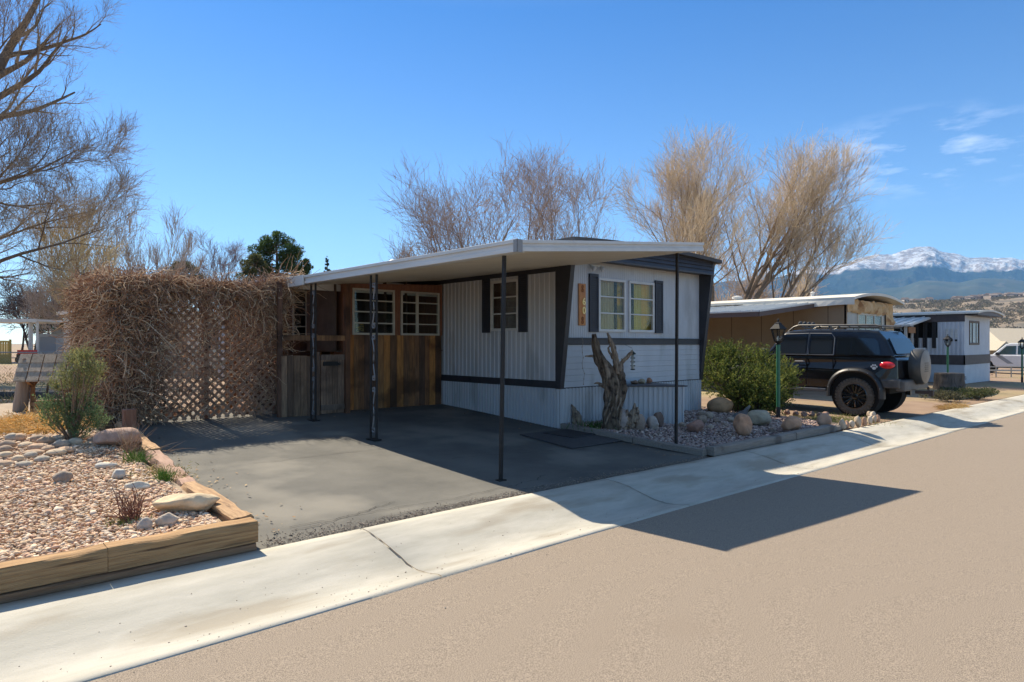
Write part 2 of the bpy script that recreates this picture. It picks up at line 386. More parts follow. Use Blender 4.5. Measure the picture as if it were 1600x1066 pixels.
# crumbled asphalt along the gutter
N = 5200; px = rng.uniform(1.95, 8.0, N); py = 4.83+np.abs(rng.normal(0, .09, N))*np.interp(px, [2, 3, 5, 8], [1.6, .9, 1.0, .5])
pebbles('crumbled_asphalt', np.stack([px, py, gz(px, py)+rng.uniform(-.006, .001, N)], -1), .0045, stone_m, [(.16, .13, .11), (.22, .18, .145), (.30, .24, .19)], 'crumbled asphalt grit along the driveway edge')
# blown leaf litter and twigs caught along edges
N = 420; rgl = np.random.default_rng(91); e = rgl.integers(0, 3, N)
lx = np.where(e == 0, rgl.uniform(2.0, 7.9, N), np.where(e == 1, 2.08+np.abs(rgl.normal(0, .22, N)), 7.86-np.abs(rgl.normal(0, .25, N)))); ly = np.where(e == 0, 10.6-np.abs(rgl.normal(0, .3, N)), rgl.uniform(5.1, 10.4, N))
P0 = np.stack([lx, ly, gz(lx, ly)+.012], -1); A_ = rgl.uniform(0, 6.28, N); L_ = rgl.uniform(.008, .028, N)[:, None]; d1 = np.stack([np.cos(A_), np.sin(A_), rgl.uniform(-.2, .4, N)], -1)*L_; d2 = np.stack([-np.sin(A_), np.cos(A_), rgl.uniform(-.3, .3, N)], -1)*L_*.45
mb = MB(); mb.add(np.stack([P0-d1, P0+d2, P0+d1, P0-d2], 1).reshape(-1, 3), np.arange(N*4).reshape(-1, 4), np.repeat(np.array([(.30, .19, .10), (.42, .30, .17), (.20, .13, .08)])[rgl.integers(0, 3, N)], 4, axis=0))
tag(mb.build('leaf_litter', stone_m, origin='base'), 'brown leaf litter blown along the driveway edges', kind='stuff')
# scattered grit on the road side of the gutter
N = 320; px = rng.choice([1.2, 2.5, 3.1, 5.2, 8.4], N)+rng.normal(0, .9, N); py = 3.9+rng.normal(0, .25, N)
pebbles('loose_grit', np.stack([px, py, np.where(py > 3.68, gut(py), roadz(py))-.0078*np.clip(px-4, 0, 60)+.004], -1), .0038, stone_m, [(.25, .2, .16), (.4, .33, .26)], 'loose grit lying in the gutter')

# ------------------------------------------------------------------ rocks
ORD = ['first', 'second', 'third', 'fourth', 'fifth', 'sixth', 'seventh', 'eighth', 'ninth', 'tenth', 'eleventh', 'twelfth', 'thirteenth', 'fourteenth', 'fifteenth', 'sixteenth', 'seventeenth', 'eighteenth', 'nineteenth', 'twentieth']+['twenty '+q for q in ('first', 'second', 'third', 'fourth', 'fifth', 'sixth', 'seventh', 'eighth', 'ninth')]+['thirtieth', 'thirty first', 'thirty second']
def rock(name, x, y, z, sx, sy, sz, col, label, group=None, seed=0, rough=.28, rz=0, cat='rock', smooth_=False):
    V0, F0 = ico(3); V = V0.copy(); r = random.Random(seed); off = Vector((r.random()*50, r.random()*50, r.random()*50))
    cuts = []
    for k in range(0 if smooth_ else 7):
        n = Vector((r.gauss(0, 1), r.gauss(0, 1), r.gauss(0, 1))).normalized(); cuts.append((np.array(n), r.uniform(.62, .9)))
    for n, h in cuts:
        dd = V @ n; V = V-np.outer(np.clip(dd-h, 0, None)*.85, n)
    ns = np.array([mn.fractal(Vector(v)*1.3+off, 1, 2.1, 5) for v in V])
    V = V*(1+rough*.5*ns)[:, None]
    V = V*np.array([sx/2, sy/2, sz/2]); V = V @ rot(0, 0, rz).T
    V[:, 2] = np.maximum(V[:, 2], -sz*.42)
    V = V+np.array([x, y, z+sz*.40])
    m = pm('rock_surface', (.8, .8, .8), (1.25, 1.2, 1.12), 9, rough=.9, attr=True, bump=.55, bscale=35)
    mb = MB(); mb.add(V, F0, col); o = mb.build(name, m, smooth='full', origin='base'); tag(o, label, cat, group); return o
tan = (.50, .40, .27); pink = (.42, .28, .20); grey = (.36, .34, .31); rust = (.36, .20, .13); paleg = (.48, .46, .42); brown = (.22, .15, .11)
def rk(u, v, wpx, hpx, col, label, f, seed, aspect=.8, group=None, dz=0, **k):
    x, y, z, d = G(u, v, f); s = d/F
    rock('rock', x+sn*.0, y, z+dz, wpx*s*1.03, wpx*s*aspect, hpx*s*1.12, col, label, group, seed, **k)
rk(288, 800, 92, 34, (.60, .47, .31), 'large flat cream rock inside the corner of the left timber bed', bedz, 11, .55, rz=-.5)
rk(186, 698, 66, 30, (.40, .27, .21), 'flat reddish brown slab beside the square post stub', bedz, 12, .7, rz=-.4)
rk(98, 755, 26, 18, (.28, .23, .19), 'lone dark grey stone in the middle of the left gravel', bedz, 13, .8)
rk(262, 822, 34, 20, (.45, .38, .31), 'small grey brown stone just below the cream rock', bedz, 14, .7)
rk(226, 828, 22, 18, (.42, .37, .32), 'rounded bluish stone at the foot of the dry red twigs', bedz, 15, .8)
rk(165, 732, 30, 10, paleg, 'pale flat grey stone near the dry straw patch', bedz, 16, .7)
rk(215, 765, 40, 12, (.50, .47, .40), 'long light stone lying above the dry red twigs', bedz, 17, .4, rz=-.7)
rk(185, 748, 22, 16, paleg, 'short pale stone next to the long light stone', bedz, 18, .8)
# line of flat cobbles across the back of the left gravel
r_ = random.Random(5)
cob = [(8, 716), (28, 722), (52, 712), (38, 730), (66, 722), (12, 700), (40, 700), (75, 706), (96, 700), (20, 690), (60, 690), (92, 690), (118, 696), (134, 688), (112, 682), (5, 730), (88, 712), (72, 694), (48, 716), (150, 692), (8, 708), (30, 690), (104, 708), (60, 704)]
for i, (u, v) in enumerate(cob):
    c = r_.choice([(.42, .30, .21), (.36, .32, .27), (.50, .34, .23), (.33, .25, .19), (.54, .43, .31)])
    rk(u, v, r_.uniform(20, 30), r_.uniform(9, 13), c, 'flat rounded cobble in the row across the back of the left gravel', bedz, 30+i, .75, group='cobbles edging the straw mulch', rough=.15, smooth_=True, rz=r_.uniform(-1, 1))
# right planter boulders
rk(971, 671, 34, 33, (.34, .29, .27), 'round grey boulder at the foot of the driftwood trunk', pz_, 51, .95, rough=.12, smooth_=True)
rk(999, 672, 20, 25, (.33, .25, .20), 'upright brown stone right of the round grey boulder', pz_, 52, .9, rough=.18, smooth_=True)
rk(1019, 671, 21, 21, (.40, .35, .32), 'faceted pale stone at the corner of the corrugated planter box', pz_, 53, .95)
rk(1028, 668, 20, 26, (.15, .10, .08), 'dark brown chunk behind the faceted pale stone', pz_, 54, .9)
rk(996, 655, 24, 16, (.34, .29, .24), 'blocky stone stacked behind the round grey boulder', pz_, 55, .9, dz=.05)
rk(1012, 654, 12, 17, rust, 'small rust red stone standing behind the stacked blocky stone', pz_, 56, .9, dz=.05)
rk(1087, 676, 32, 20, (.30, .17, .13), 'low reddish boulder behind the plain black post', pz_, 57, .8)
rk(1159, 681, 33, 34, (.42, .24, .15), 'tall orange granite boulder in the planter gravel', pz_, 58, .9, rough=.2)
rk(1185, 664, 44, 24, (.36, .31, .23), 'mossy tan boulder behind the tall orange boulder', pz_, 59, .8)
rk(1236, 674, 37, 25, (.42, .25, .16), 'wide orange boulder at the foot of the green lamp post', pz_, 60, .8, rough=.2)
rk(1287, 668, 26, 22, (.36, .23, .16), 'rounded brown boulder near the grass patch by the kerb', pz_, 61, .85, rough=.2)
rk(1125, 645, 46, 24, (.36, .22, .12), 'broad ochre boulder under the juniper hedge', pz_, 62, .8, rough=.15, smooth_=True)
for i, (u, v, w_, h_) in enumerate([(1316, 671, 12, 16), (1323, 669, 9, 12), (1331, 668, 10, 11), (1340, 667, 11, 17), (1350, 665, 9, 14), (1359, 663, 9, 14), (1366, 661, 8, 12), (1371, 660, 10, 12), (1364, 655, 10, 12), (1358, 652, 9, 10)]):
    rk(u, v, w_, h_, [(.50, .40, .30), (.42, .26, .18), (.55, .47, .38)][i % 3], ORD[i]+' small stone of the curved row, counted from the kerb timber end', gz, 70+i, .9, group='stones curving round the planter end')
for i, (u, v, w_, h_) in enumerate([(1098, 662, 18, 13), (1108, 655, 16, 12), (1120, 662, 14, 10), (1097, 652, 14, 10), (1142, 660, 12, 9), (1132, 668, 12, 8), (1066, 668, 13, 8), (1110, 672, 13, 8), (1207, 676, 12, 8)]):
    rk(u, v, w_, h_, [(.33, .25, .19), (.40, .32, .25), (.27, .20, .16)][i % 3], 'small brown rubble stone beside the skirting corner', pz_, 90+i, .9, group='rubble stones by the skirting')
for i, (u, v) in enumerate([(1230, 648), (1243, 650), (1256, 651), (1268, 651), (1281, 652), (1290, 651)]):
    rk(u, v, 11, 8, (.30, .19, .15), ORD[i]+' small dark red stone from the lamp post, in the row behind the grass', gz, 110+i, .9, group='red stones behind the grass')

# ------------------------------------------------------------------ timbers
wood_old = pm('weathered_timber', (.27, .15, .065), (.44, .27, .125), 7, rough=.9, stretch=(.35, 6, 9), bump=1, bscale=14, c3=(.09, .05, .025), s3=5, t3=.60, c3s=True, detail=10)
wood_oldy = pm('weathered_timber_lengthwise', (.30, .175, .09), (.50, .32, .17), 7, rough=.9, stretch=(7, .4, 9), bump=1, bscale=14, c3=(.11, .065, .04), s3=4, t3=.58, c3s=True, detail=10)
wood_grey = pm('grey_timber', (.19, .165, .14), (.27, .235, .20), 7, rough=.9, stretch=(.5, 6, 9), bump=.6, bscale=14, c3=(.12, .10, .085), s3=2.5, t3=.58, detail=10)
def timber(name, a, b, wd, h, mat, label, group='landscape timbers', seed=0, rgh=.012):
    # a,b: centre line ends (x,y,zbase)
    r = random.Random(seed); a = Vector(a); b = Vector(b); L = (b-a).length; n = max(6, int(L/.09)); d = (b-a).normalized(); side = Vector((-d.y, d.x, 0))
    prof = [(-.5, 0), (-.5, .45), (-.49, .88), (-.40, 1), (0, 1.0), (.40, 1), (.49, .88), (.5, .45), (.5, 0)]
    V = []; Fc = []; k = len(prof)
    for i in range(n+1):
        p = a.lerp(b, i/n)
        for j, (px_, pz2) in enumerate(prof):
            q = p+side*px_*wd+Vector((0, 0, pz2*h)); nz = mn.fractal(Vector((q.x*2, q.y*2, q.z*20))+Vector((seed, 0, 0)), 1, 2, 3)
            if pz2 > .3: q += side*(nz*rgh)*(1 if px_ >= 0 else -1)+Vector((0, 0, -abs(nz)*rgh*(1.5 if pz2 > .8 else 0)))
            V.append(q[:])
        if i:
            o_ = (i-1)*k
            for j in range(k-1): Fc.append((o_+j, o_+j+1, o_+k+j+1, o_+k+j))
    Fc.append(tuple(range(k-1, -1, -1))); Fc.append(tuple(n*k+j for j in range(k)))
    mb = MB(); mb.add(V, Fc); o = mb.build(name, mat, smooth=True, origin='base'); tag(o, label, 'timber', group); return o
timber('timber', (1.88, 4.90, .055), (.93, 4.90, .055), .17, .155, wood_old, 'top timber at the right front corner of the raised left bed', seed=1)
timber('timber', (.927, 4.90, .055), (-1.8, 4.90, .06), .165, .15, wood_old, 'top timber running off the left edge of the photo', seed=2)
timber('timber', (1.87, 4.90, -.03), (-.6, 4.90, -.03), .15, .083, pm('brown_timber', (.24, .13, .07), (.34, .20, .11), 7, rough=.9, stretch=(.5, 6, 9), bump=.6, bscale=14), 'lower brown timber under the raised bed corner', seed=3)
timber('timber', (-.61, 4.90, -.03), (-3.5, 4.90, -.03), .15, .083, MATS['brown_timber'], 'lower brown timber at the far left under the raised bed', seed=4)
timber('timber', (1.83, 4.99, .10), (1.87, 6.4, .15), .16, .125, wood_oldy, 'split and splintered timber nearest the bed corner along the driveway', seed=5, rgh=.035)
timber('timber', (1.88, 6.41, .12), (1.97, 8.0, .215), .15, .125, pm('red_timber', (.30, .18, .13), (.42, .27, .20), 7, rough=.9, stretch=(7, .5, 9), bump=.7, bscale=14, detail=10), 'reddish rough timber in the middle of the driveway edge', seed=6, rgh=.03)
timber('timber', (1.98, 8.0, .235), (2.12, 10.1, .34), .15, .12, wood_oldy, 'farthest timber along the driveway edge ending at the lattice', seed=7, rgh=.02)
timber('timber', (8.0, 7.55, .10), (8.02, 6.1, .02), .11, .09, wood_grey, 'low grey timber by the rubber mat next to the skirting', 'planter border timbers', seed=8)
timber('timber', (8.02, 6.09, .015), (8.05, 4.93, -.035), .11, .09, wood_grey, 'low grey timber between driveway and planter at the black post', 'planter border timbers', seed=9)
timber('timber', (8.12, 4.90, -.035), (10.6, 4.90, -.055), .15, .12, wood_grey, 'kerbside planter timber starting at the driveway corner', 'planter border timbers', seed=10)
timber('timber', (10.62, 4.90, -.055), (12.2, 4.92, -.065), .15, .12, wood_grey, 'second kerbside planter timber in front of the lamp post', 'planter border timbers', seed=11)
timber('timber', (12.22, 4.93, -.065), (12.9, 4.97, -.07), .13, .08, wood_grey, 'short last kerbside timber beside the curved row of stones', 'planter border timbers', seed=12)
# square post stub
x, y, z, d = G(202, 672, bedz)
mb = MB(); mb.box(x-.07, x+.07, y-.07, y+.07, z-.1, z+.27)
o = mb.build('post_stub', pm('red_brown_wood', (.20, .09, .055), (.30, .15, .09), 6, rough=.85, stretch=(6, 6, .6), bump=.4, bscale=20), origin='base', bevel=.008); tag(o, 'short square red brown post stub at the left foot of the lattice', 'post')

# ------------------------------------------------------------------ mobile home 1
XL, XR, YF, YB = 7.98, 12.26, 7.6, 24.0
home = thing('mobile_home', 'grey blue mobile home with black trim, shutters and number 60 by its window', 'mobile home', (XL, YF, .13))
def corrug(mb, axis, c, a0, a1, zf0, zf1, pitch, depth, sgn, phase=0):
    """vertical ribs. axis 'x': plane x=c running along y. zf0,zf1 callables or numbers"""
    n = max(1, int(round((a1-a0)/pitch))); prof = [(0, 0), (.30, 0), (.42, 1), (.78, 1), (.90, 0)]
    pts = []
    i0 = math.floor((a0-phase)/pitch)
    for i in range(i0, i0+n+2):
        for p, h in prof:
            q = phase+(i+p)*pitch
            if a0 < q < a1: pts.append((q, h))
    pts = [(a0, 0)]+pts+[(a1, 0)]
    V = []; Fc = []
    for i, (q, h) in enumerate(pts):
        z0 = zf0(q) if callable(zf0) else zf0; z1 = zf1(q) if callable(zf1) else zf1
        cc = c+sgn*h*depth
        for z in (z0, z1): V.append((cc, q, z) if axis == 'x' else (q, cc, z))
        if i: Fc.append((2*i-2, 2*i, 2*i+1, 2*i-1))
    mb.add(V, Fc)
# side wall with a window hole
wy0, wy1, wz0, wz1 = 8.60, 9.33, 1.74, 2.64
mb = MB()
corrug(mb, 'x', XL, YF+.06, wy0, .87, 3.12, .118, .014, -1); corrug(mb, 'x', XL, wy1, YB, .87, 3.12, .118, .014, -1)
corrug(mb, 'x', XL, wy0, wy1, .87, wz0, .118, .014, -1); corrug(mb, 'x', XL, wy0, wy1, wz1, 3.12, .118, .014, -1)
mb.box(XR-.02, XR, YF, YB, .3, 3.12); mb.box(XL, XR, YB-.02, YB, .3, 3.12); mb.box(XL+.03, XR-.03, YF+.05, YB-.03, 2.95, 3.0)
side = mb.build('side_wall', siding, home)
# front wall
fx0, fx1, fx2, fx3, fz0, fz1 = 8.96, 9.70, 9.82, 10.58, 1.72, 2.65
mb = MB()
for a, b, c0, c1 in ((XL+.02, fx0, 1.6, 2.95), (fx0, fx3, fz1, 2.95), (fx0, fx3, 1.6, fz0), (fx1, fx2, fz0, fz1), (fx3, XR, 1.6, 2.95)):
    corrug(mb, 'y', YF, a, b, c0, c1, .055, .004, -1)
front = mb.build('front_wall', siding, home)
mb = MB()
nl = 7
for i in range(nl):
    za = .76+i*(1.48-.76)/nl; zb = za+(1.48-.76)/nl
    mb.prism([(YF-.014, za), (YF-.010, zb-.004), (YF-.004, zb), (YF+.02, zb), (YF+.02, za)], 'x', XL+.02, XR)
mb.build('lap_siding', siding, home)
mb = MB()
corrug(mb, 'x', XL-.004, YF, YB, lambda q: float(gz(8, q))-.05, .752, .078, .020, -1)
corrug(mb, 'y', YF-.01, XL-.01, XR, lambda q: float(gz(q, 7.6))-.05, .752, .085, .016, -1)
mb.box(XR-.02, XR+.01, YF, YB, -.1, .75)
mb.build('skirting', siding, home)
mb = MB()
mb.box(XL-.03, XL+.01, YF-.0, YB, .752, .875); mb.box(XL-.01, XR+.01, YF-.035, YF+.01, 1.48, 1.60); mb.box(XL-.01, XR+.01, YF-.045, YF-.03, 1.575, 1.60)
mb.box(XL+.02, XR, YF-.022, YF, .745, .765); mb.box(XL-.022, XL, 7.66, 12, 2.70, 2.80)
mb.build('trim_band', blackpaint, home, bevel=.003)
for xa, xb in ((XL-.025, XL+.075), (XR-.08, XR+.02)):
    mb = MB(); mb.prism([(YF+.075, .745), (YF-.03, .745), (7.27, 3.22), (YF+.075, 3.22)], 'x', xa, xb)
    mb.build('corner_wing', blackpaint, home, bevel=.004)
# gable and roof arch
def arch(x): t = (x-(XL+XR)/2)/((XR-XL)/2+.05); return 3.20+.065*(1-t*t)
mb = MB(); 
rows = [2.93, 3.0, 3.07, 3.14, 3.21, 3.28, 3.35, 3.42, 3.49]
for i in range(len(rows)-1):
    n = 24
    for j in range(n):
        xa = XL+.05+(XR-XL-.1)*j/n; xb = XL+.05+(XR-XL-.1)*(j+1)/n
        za0, zb0 = rows[i], rows[i+1]; ta, tb = arch(xa)-.01, arch(xb)-.01
        if min(ta, tb) <= za0: continue
        mb.add([(xa, 7.275, za0), (xb, 7.275, za0), (xb, 7.299, min(zb0, tb)), (xa, 7.299, min(zb0, ta)), (xa, 7.31, za0), (xb, 7.31, za0)], [(0, 1, 2, 3), (0, 4, 5, 1)])
mb.box(XL+.06, XR-.06, 7.30, 7.62, 2.925, 2.945); mb.box(XL+.06, XR-.06, 7.275, 7.30, 2.90, 2.93)
mb.build('gable', pm('charcoal_siding', (.035, .034, .04), (.05, .048, .055), 3, rough=.5), home)
mb = MB(); xs = np.linspace(XL-.10, XR+.12, 29); V = []
for yy in (7.18, YB+.1):
    for x in xs: V.append((x, yy, arch(x)+.02))
    for x in xs[::-1]: V.append((x, yy, arch(x)-.05))
k = 58; mb.add(V, [tuple(range(k-1, -1, -1)), tuple(range(k, 2*k))]+[(i, (i+1) % k, k+(i+1) % k, k+i) for i in range(k)])
roof = mb.build('roof', pm('dark_roof', (.05, .048, .05), (.07, .066, .065), 3, rough=.7), home)
mb = MB(); mb.lathe([(.09, 0), (.09, .22), (.15, .22), (.15, .25), (.02, .32)], (9.4, 15, 3.4), 14); mb.build('roof_vent', white_al, roof)
# windows
curtain = pm('gold_reflection_curtain', (.80, .43, .03), (.90, .55, .07), 5, rough=.9, stretch=(9, 9, .6), c3=(.32, .22, .05), s3=3.5, t3=.5)  # curtains whose gold and olive tones imitate houses reflected in the glass
sheer = pm('sheer_reflection_curtain', (.46, .33, .16), (.56, .43, .24), 4, rough=.9, stretch=(12, 12, .8))
dark_in = pm('dark_interior', (.02, .018, .016), rough=.9)
def frame_win(par, axis, c, sgn, a0, a1, z0, z1, bars, vbars=(), fw=.035, fmat=white_al, inner=None, name='window', depth=.03, recess=.16, curt=None):
    """window in plane; sgn = outward direction along the axis normal"""
    def bxx(mb, a, b, n0, n1, za, zb):
        n0, n1 = c+sgn*n0, c+sgn*n1
        if n0 > n1: n0, n1 = n1, n0
        if axis == 'x': mb.box(n0, n1, a, b, za, zb)
        else: mb.box(a, b, n0, n1, za, zb)
    f = MB()
    bxx(f, a0-.01, a1+.01, -.02, depth, z1-fw, z1+.01); bxx(f, a0-.01, a1+.01, -.02, depth, z0-.01, z0+fw)
    bxx(f, a0-.01, a0+fw, -.02, depth-.001, z0+fw, z1-fw); bxx(f, a1-fw, a1+.01, -.02, depth-.001, z0+fw, z1-fw)
    for b in bars: bxx(f, a0+fw, a1-fw, 0, depth-.006, b-.012, b+.012)
    for b in vbars: bxx(f, b-.02, b+.02, -.01, depth-.003, z0+fw, z1-fw)
    fo = f.build(name, fmat, par, bevel=.002)
    g = MB(); bxx(g, a0+.02, a1-.02, .002, .006, z0+.02, z1-.02); g.build('pane', glass, fo)
    ib = MB()   # reveal box so the glass has a room behind it
    bxx(ib, a0-.3, a1+.3, -1.2, -1.18, z0-.3, z1+.3)
    for (p, q) in ((a0-.32, a0-.3), (a1+.3, a1+.32)): bxx(ib, p, q, -1.18, -.03, z0-.3, z1+.3)
    bxx(ib, a0-.3, a1+.3, -1.18, -.03, z0-.32, z0-.3); bxx(ib, a0-.3, a1+.3, -1.18, -.03, z1+.3, z1+.32)
    ib.build('room_lining', inner or dark_in, fo)
    for (p, q, mt_) in (curt or []):
        cb = MB(); n = 40; V = []; Fc = []
        for i in range(n+1):
            t = p+(q-p)*i/n; nn = c-sgn*(.09+.016*math.sin(i*1.25)+.006*math.sin(i*2.9))
            for zz in (z0-.1, z1+.05): V.append((nn, t, zz) if axis == 'x' else (t, nn, zz))
            if i: Fc.append((2*i-2, 2*i, 2*i+1, 2*i-1))
        cb.add(V, Fc); cb.build('curtain', mt_, fo, smooth='full')
    return fo
zb = [fz0+(fz1-fz0)*.345, fz0+(fz1-fz0)*.66]
frame_win(home, 'y', YF, -1, fx0, fx1, fz0, fz1, zb, curt=[(fx0-.05, fx0+.54, sheer), (fx0+.54, fx1+.05, curtain)])
frame_win(home, 'y', YF, -1, fx2, fx3, fz0, fz1, zb, curt=[(fx2-.05, fx2+.50, pm('olive_reflection_sheer', (.58, .40, .05), (.70, .52, .10), 4, rough=.9, stretch=(12, 12, .8))), (fx2+.50, fx3+.05, curtain)])  # olive and gold here also paint in the reflected street side
frame_win(home, 'x', XL, -1, wy0, wy1, wz0, wz1, [wz0+.3, wz0+.6], curt=[(wy0-.05, wy1-.14, pm('mauve_blind', (.16, .13, .13), (.22, .19, .18), 6, rough=.9, stretch=(1, 1, 12))), (wy1-.14, wy1+.05, pm('brown_curtain', (.10, .05, .035), rough=.9))])
def shutter(par, axis, c, sgn, a0, a1, z0, z1, mat=None):
    mb = MB()
    def bxx(a, b, n0, n1, za, zb2):
        n0, n1 = sorted((c+sgn*n0, c+sgn*n1))
        if axis == 'x': mb.box(n0, n1, a, b, za, zb2)
        else: mb.box(a, b, n0, n1, za, zb2)
    e = .03
    bxx(a0, a0+e, .012, .04, z0, z1); bxx(a1-e, a1, .012, .04, z0, z1); bxx(a0+e, a1-e, .012, .04, z0, z0+.05); bxx(a0+e, a1-e, .012, .04, z1-.05, z1)
    bxx(a0+e, a1-e, .012, .02, z0+.05, z1-.05)
    n = int((z1-z0-.1)/.032)
    for i in range(n):
        za = z0+.05+i*.032; bxx(a0+e, a1-e, .02, .034, za+.004, za+.024)
    return mb.build('shutter', mat or pm('navy_black_shutter', (.018, .022, .034), (.03, .034, .045), 5, rough=.55), par)
shutter(home, 'y', YF, -1, 8.70, 8.93, 1.70, 2.715); shutter(home, 'y', YF, -1, 10.61, 10.86, 1.70, 2.715)
shutter(home, 'x', XL, -1, 8.35, 8.57, 1.70, 2.715); shutter(home, 'x', XL, -1, 9.36, 9.57, 1.70, 2.715)
fl = MB(); 
for xx in (8.72, 8.95):
    fl.lathe([(.012, 0), (.035, .03), (.045, .08), (.04, .09)], (xx, YF-.05, 2.84), 12, rot(R(130), 0, .3))
fl.box(8.72, 8.95, YF-.05, YF-.01, 2.845, 2.87); fl.build('floodlight', white_al, home, smooth=True)
mb = MB(); mb.box(XL-.03, XL-.028, 9.9, 9.96, .79, .82); mb.build('band_bolt', chrome, home)
# number board: its own thing, hanging on the wall
nb = thing('number_board', 'vertical orange wooden board with the brass house number 60', 'house number', (8.515, YF-.02, 1.81))
mb = MB(); mb.box(8.43, 8.60, YF-.03, YF-.008, 1.81, 2.525)
mb.build('board', pm('orange_wood', (.42, .16, .045), (.56, .25, .08), 8, rough=.6, stretch=(6, 1, 1), bump=.3, bscale=18), nb, bevel=.004)
def text_mesh(txt, size, ext, name, mat, parent, loc, rz=0, rx=R(90)):
    cu = bpy.data.curves.new(name, 'FONT'); cu.body = txt; cu.size = size; cu.extrude = ext; cu.align_x = 'CENTER'; cu.align_y = 'CENTER'; cu.offset = size*.018
    ob = bpy.data.objects.new(name, cu); COL.objects.link(ob); bpy.context.view_layer.update()
    me = bpy.data.meshes.new_from_object(ob.evaluated_get(bpy.context.evaluated_depsgraph_get())); bpy.data.objects.remove(ob)
    me.name = name; me.materials.clear(); me.materials.append(mat); o = bpy.data.objects.new(name, me); COL.objects.link(o)
    o.rotation_euler = (rx, 0, rz)
    if parent is not None: o.parent = parent; o.location = Vector(loc)-Vector(ORG[parent.name])
    else: o.location = loc
    return o
brass = pm('brass', (.95, .76, .30), rough=.4)
text_mesh('6', .17, .006, 'digit', brass, nb, (8.545, YF-.038, 2.215)); text_mesh('0', .17, .006, 'digit', brass, nb, (8.545, YF-.038, 2.06))
for zc in (2.44, 1.90):
    mb = MB(); mb.tube([(8.515, YF-.034, zc+.055), (8.515, YF-.034, zc-.055)], .004, 5)
    for zz in (zc+.03, zc-.03):
        for sgn_ in (-1, 1):
            P = [(8.515+sgn_*(.030*math.sin(t*2.9)), YF-.034, zz+.03-.06*t) for t in np.linspace(0, 1, 9)]; mb.tube(P, .005, 5)
    mb.build('carving', pm('dark_orange_wood', (.26, .10, .04), rough=.7), nb)

# ------------------------------------------------------------------ carport
cp = thing('carport', 'white aluminium carport roof on black posts over the driveway', 'carport', (4.8, 5.08, 0))
CX0, CX1, CY0, CY1 = 4.72, 8.22, 5.08, 10.92
def cz(x): return 2.475+(x-CX0)*.094
mb = MB()
under = pm('cream_painted_aluminium', (.60, .55, .43), (.52, .47, .37), 1.5, rough=.45, stretch=(.5, 3, 1))
y = CY0+.04; pitch = .10; V = []; Fc = []; pr = []
while y < CY1:
    pr += [(y, 0), (y+.035, 0), (y+.042, .018), (y+.062, .018), (y+.069, 0)]; y += pitch
for i, (yy, h) in enumerate(pr):
    V += [(CX0+.03, yy, cz(CX0+.03)+h), (CX1, yy, cz(CX1)+h)]
    if i: Fc.append((2*i-2, 2*i-1, 2*i+1, 2*i))
mb.add(V, Fc)
mb.build('pan_underside', under, cp)
mb = MB(); mb.add([(CX0, CY0, cz(CX0)+.07), (CX1, CY0, cz(CX1)+.07), (CX1, CY1, cz(CX1)+.07), (CX0, CY1, cz(CX0)+.07), (CX0, CY0, cz(CX0)+.05), (CX1, CY0, cz(CX1)+.05), (CX1, CY1, cz(CX1)+.05), (CX0, CY1, cz(CX0)+.05)], [(0, 1, 2, 3), (7, 6, 5, 4), (1, 5, 6, 2), (0, 4, 5, 1), (3, 2, 6, 7), (0, 3, 7, 4)])
mb.build('deck', white_al, cp)
def slopebeam(mb, ya, yb, xa, xb, z0, z1):   # follows the roof slope
    V = []
    for x in (xa, xb):
        for yy in (ya, yb):
            for zz in (z0, z1): V.append((x, yy, cz(x)+zz))
    mb.add(V, [(0, 1, 3, 2), (4, 6, 7, 5), (0, 4, 5, 1), (2, 3, 7, 6), (0, 2, 6, 4), (1, 5, 7, 3)])
mb = MB()
slopebeam(mb, CY0-.005, CY0+.02, CX0-.01, CX1+.02, -.01, .105)
slopebeam(mb, CY0-.025, CY0-.005, CX0-.03, CX1+.02, .075, .11); slopebeam(mb, CY0-.018, CY0-.005, CX0-.02, CX1+.02, -.012, .035)
mb.box(CX0-.03, CX0-.01, CY0+.0, CY1, 2.465, 2.585); mb.box(CX0-.05, CX0-.03, CY0-.025, CY1, 2.552, 2.592); mb.box(CX0-.04, CX0-.03, CY0-.01, CY1, 2.46, 2.505)
mb.box(CX0-.01, CX0+.10, CY0+.02, CY1, 2.462, 2.474)
mb.box(CX0-.03, CX1, CY1-.0, CY1+.03, 2.44, 2.56)
mb.build('fascia', white_al, cp, bevel=.003)
mb = MB(); mb.box(CX0-.075, CX0-.045, 10.08, CY1+.04, 2.44, 2.60); mb.box(CX0-.075, CX0-.03, 10.10, CY1+.0, 2.435, 2.445); mb.build('gutter_end', white_al, cp, bevel=.004)
mb = MB(); mb.box(CX0-.055, CX0-.048, CY0-.035, CY0+.03, 2.455, 2.588); mb.box(CX0-.055, CX0+.02, CY0-.033, CY0-.026, 2.455, 2.588); mb.build('corner_cap', pm('grey_metal', (.25, .25, .25), rough=.5), cp)
def plain_post(xb, yb, xt, yt):
    zb_ = float(gz(xb, yb)); mb = MB(); mb.beam((xb, yb, zb_+.005), (xt, yt, cz(xt)+.005), .036, .036); o = mb.build('post', iron, cp, bevel=.003)
    f = MB(); f.box(xb-.05, xb+.05, yb-.04, yb+.04, zb_-.004, zb_+.008); f.build('foot_plate', iron, o)
plain_post(4.79, 5.45, 4.815, 5.42); plain_post(8.14, 5.45, 8.14, 5.43)
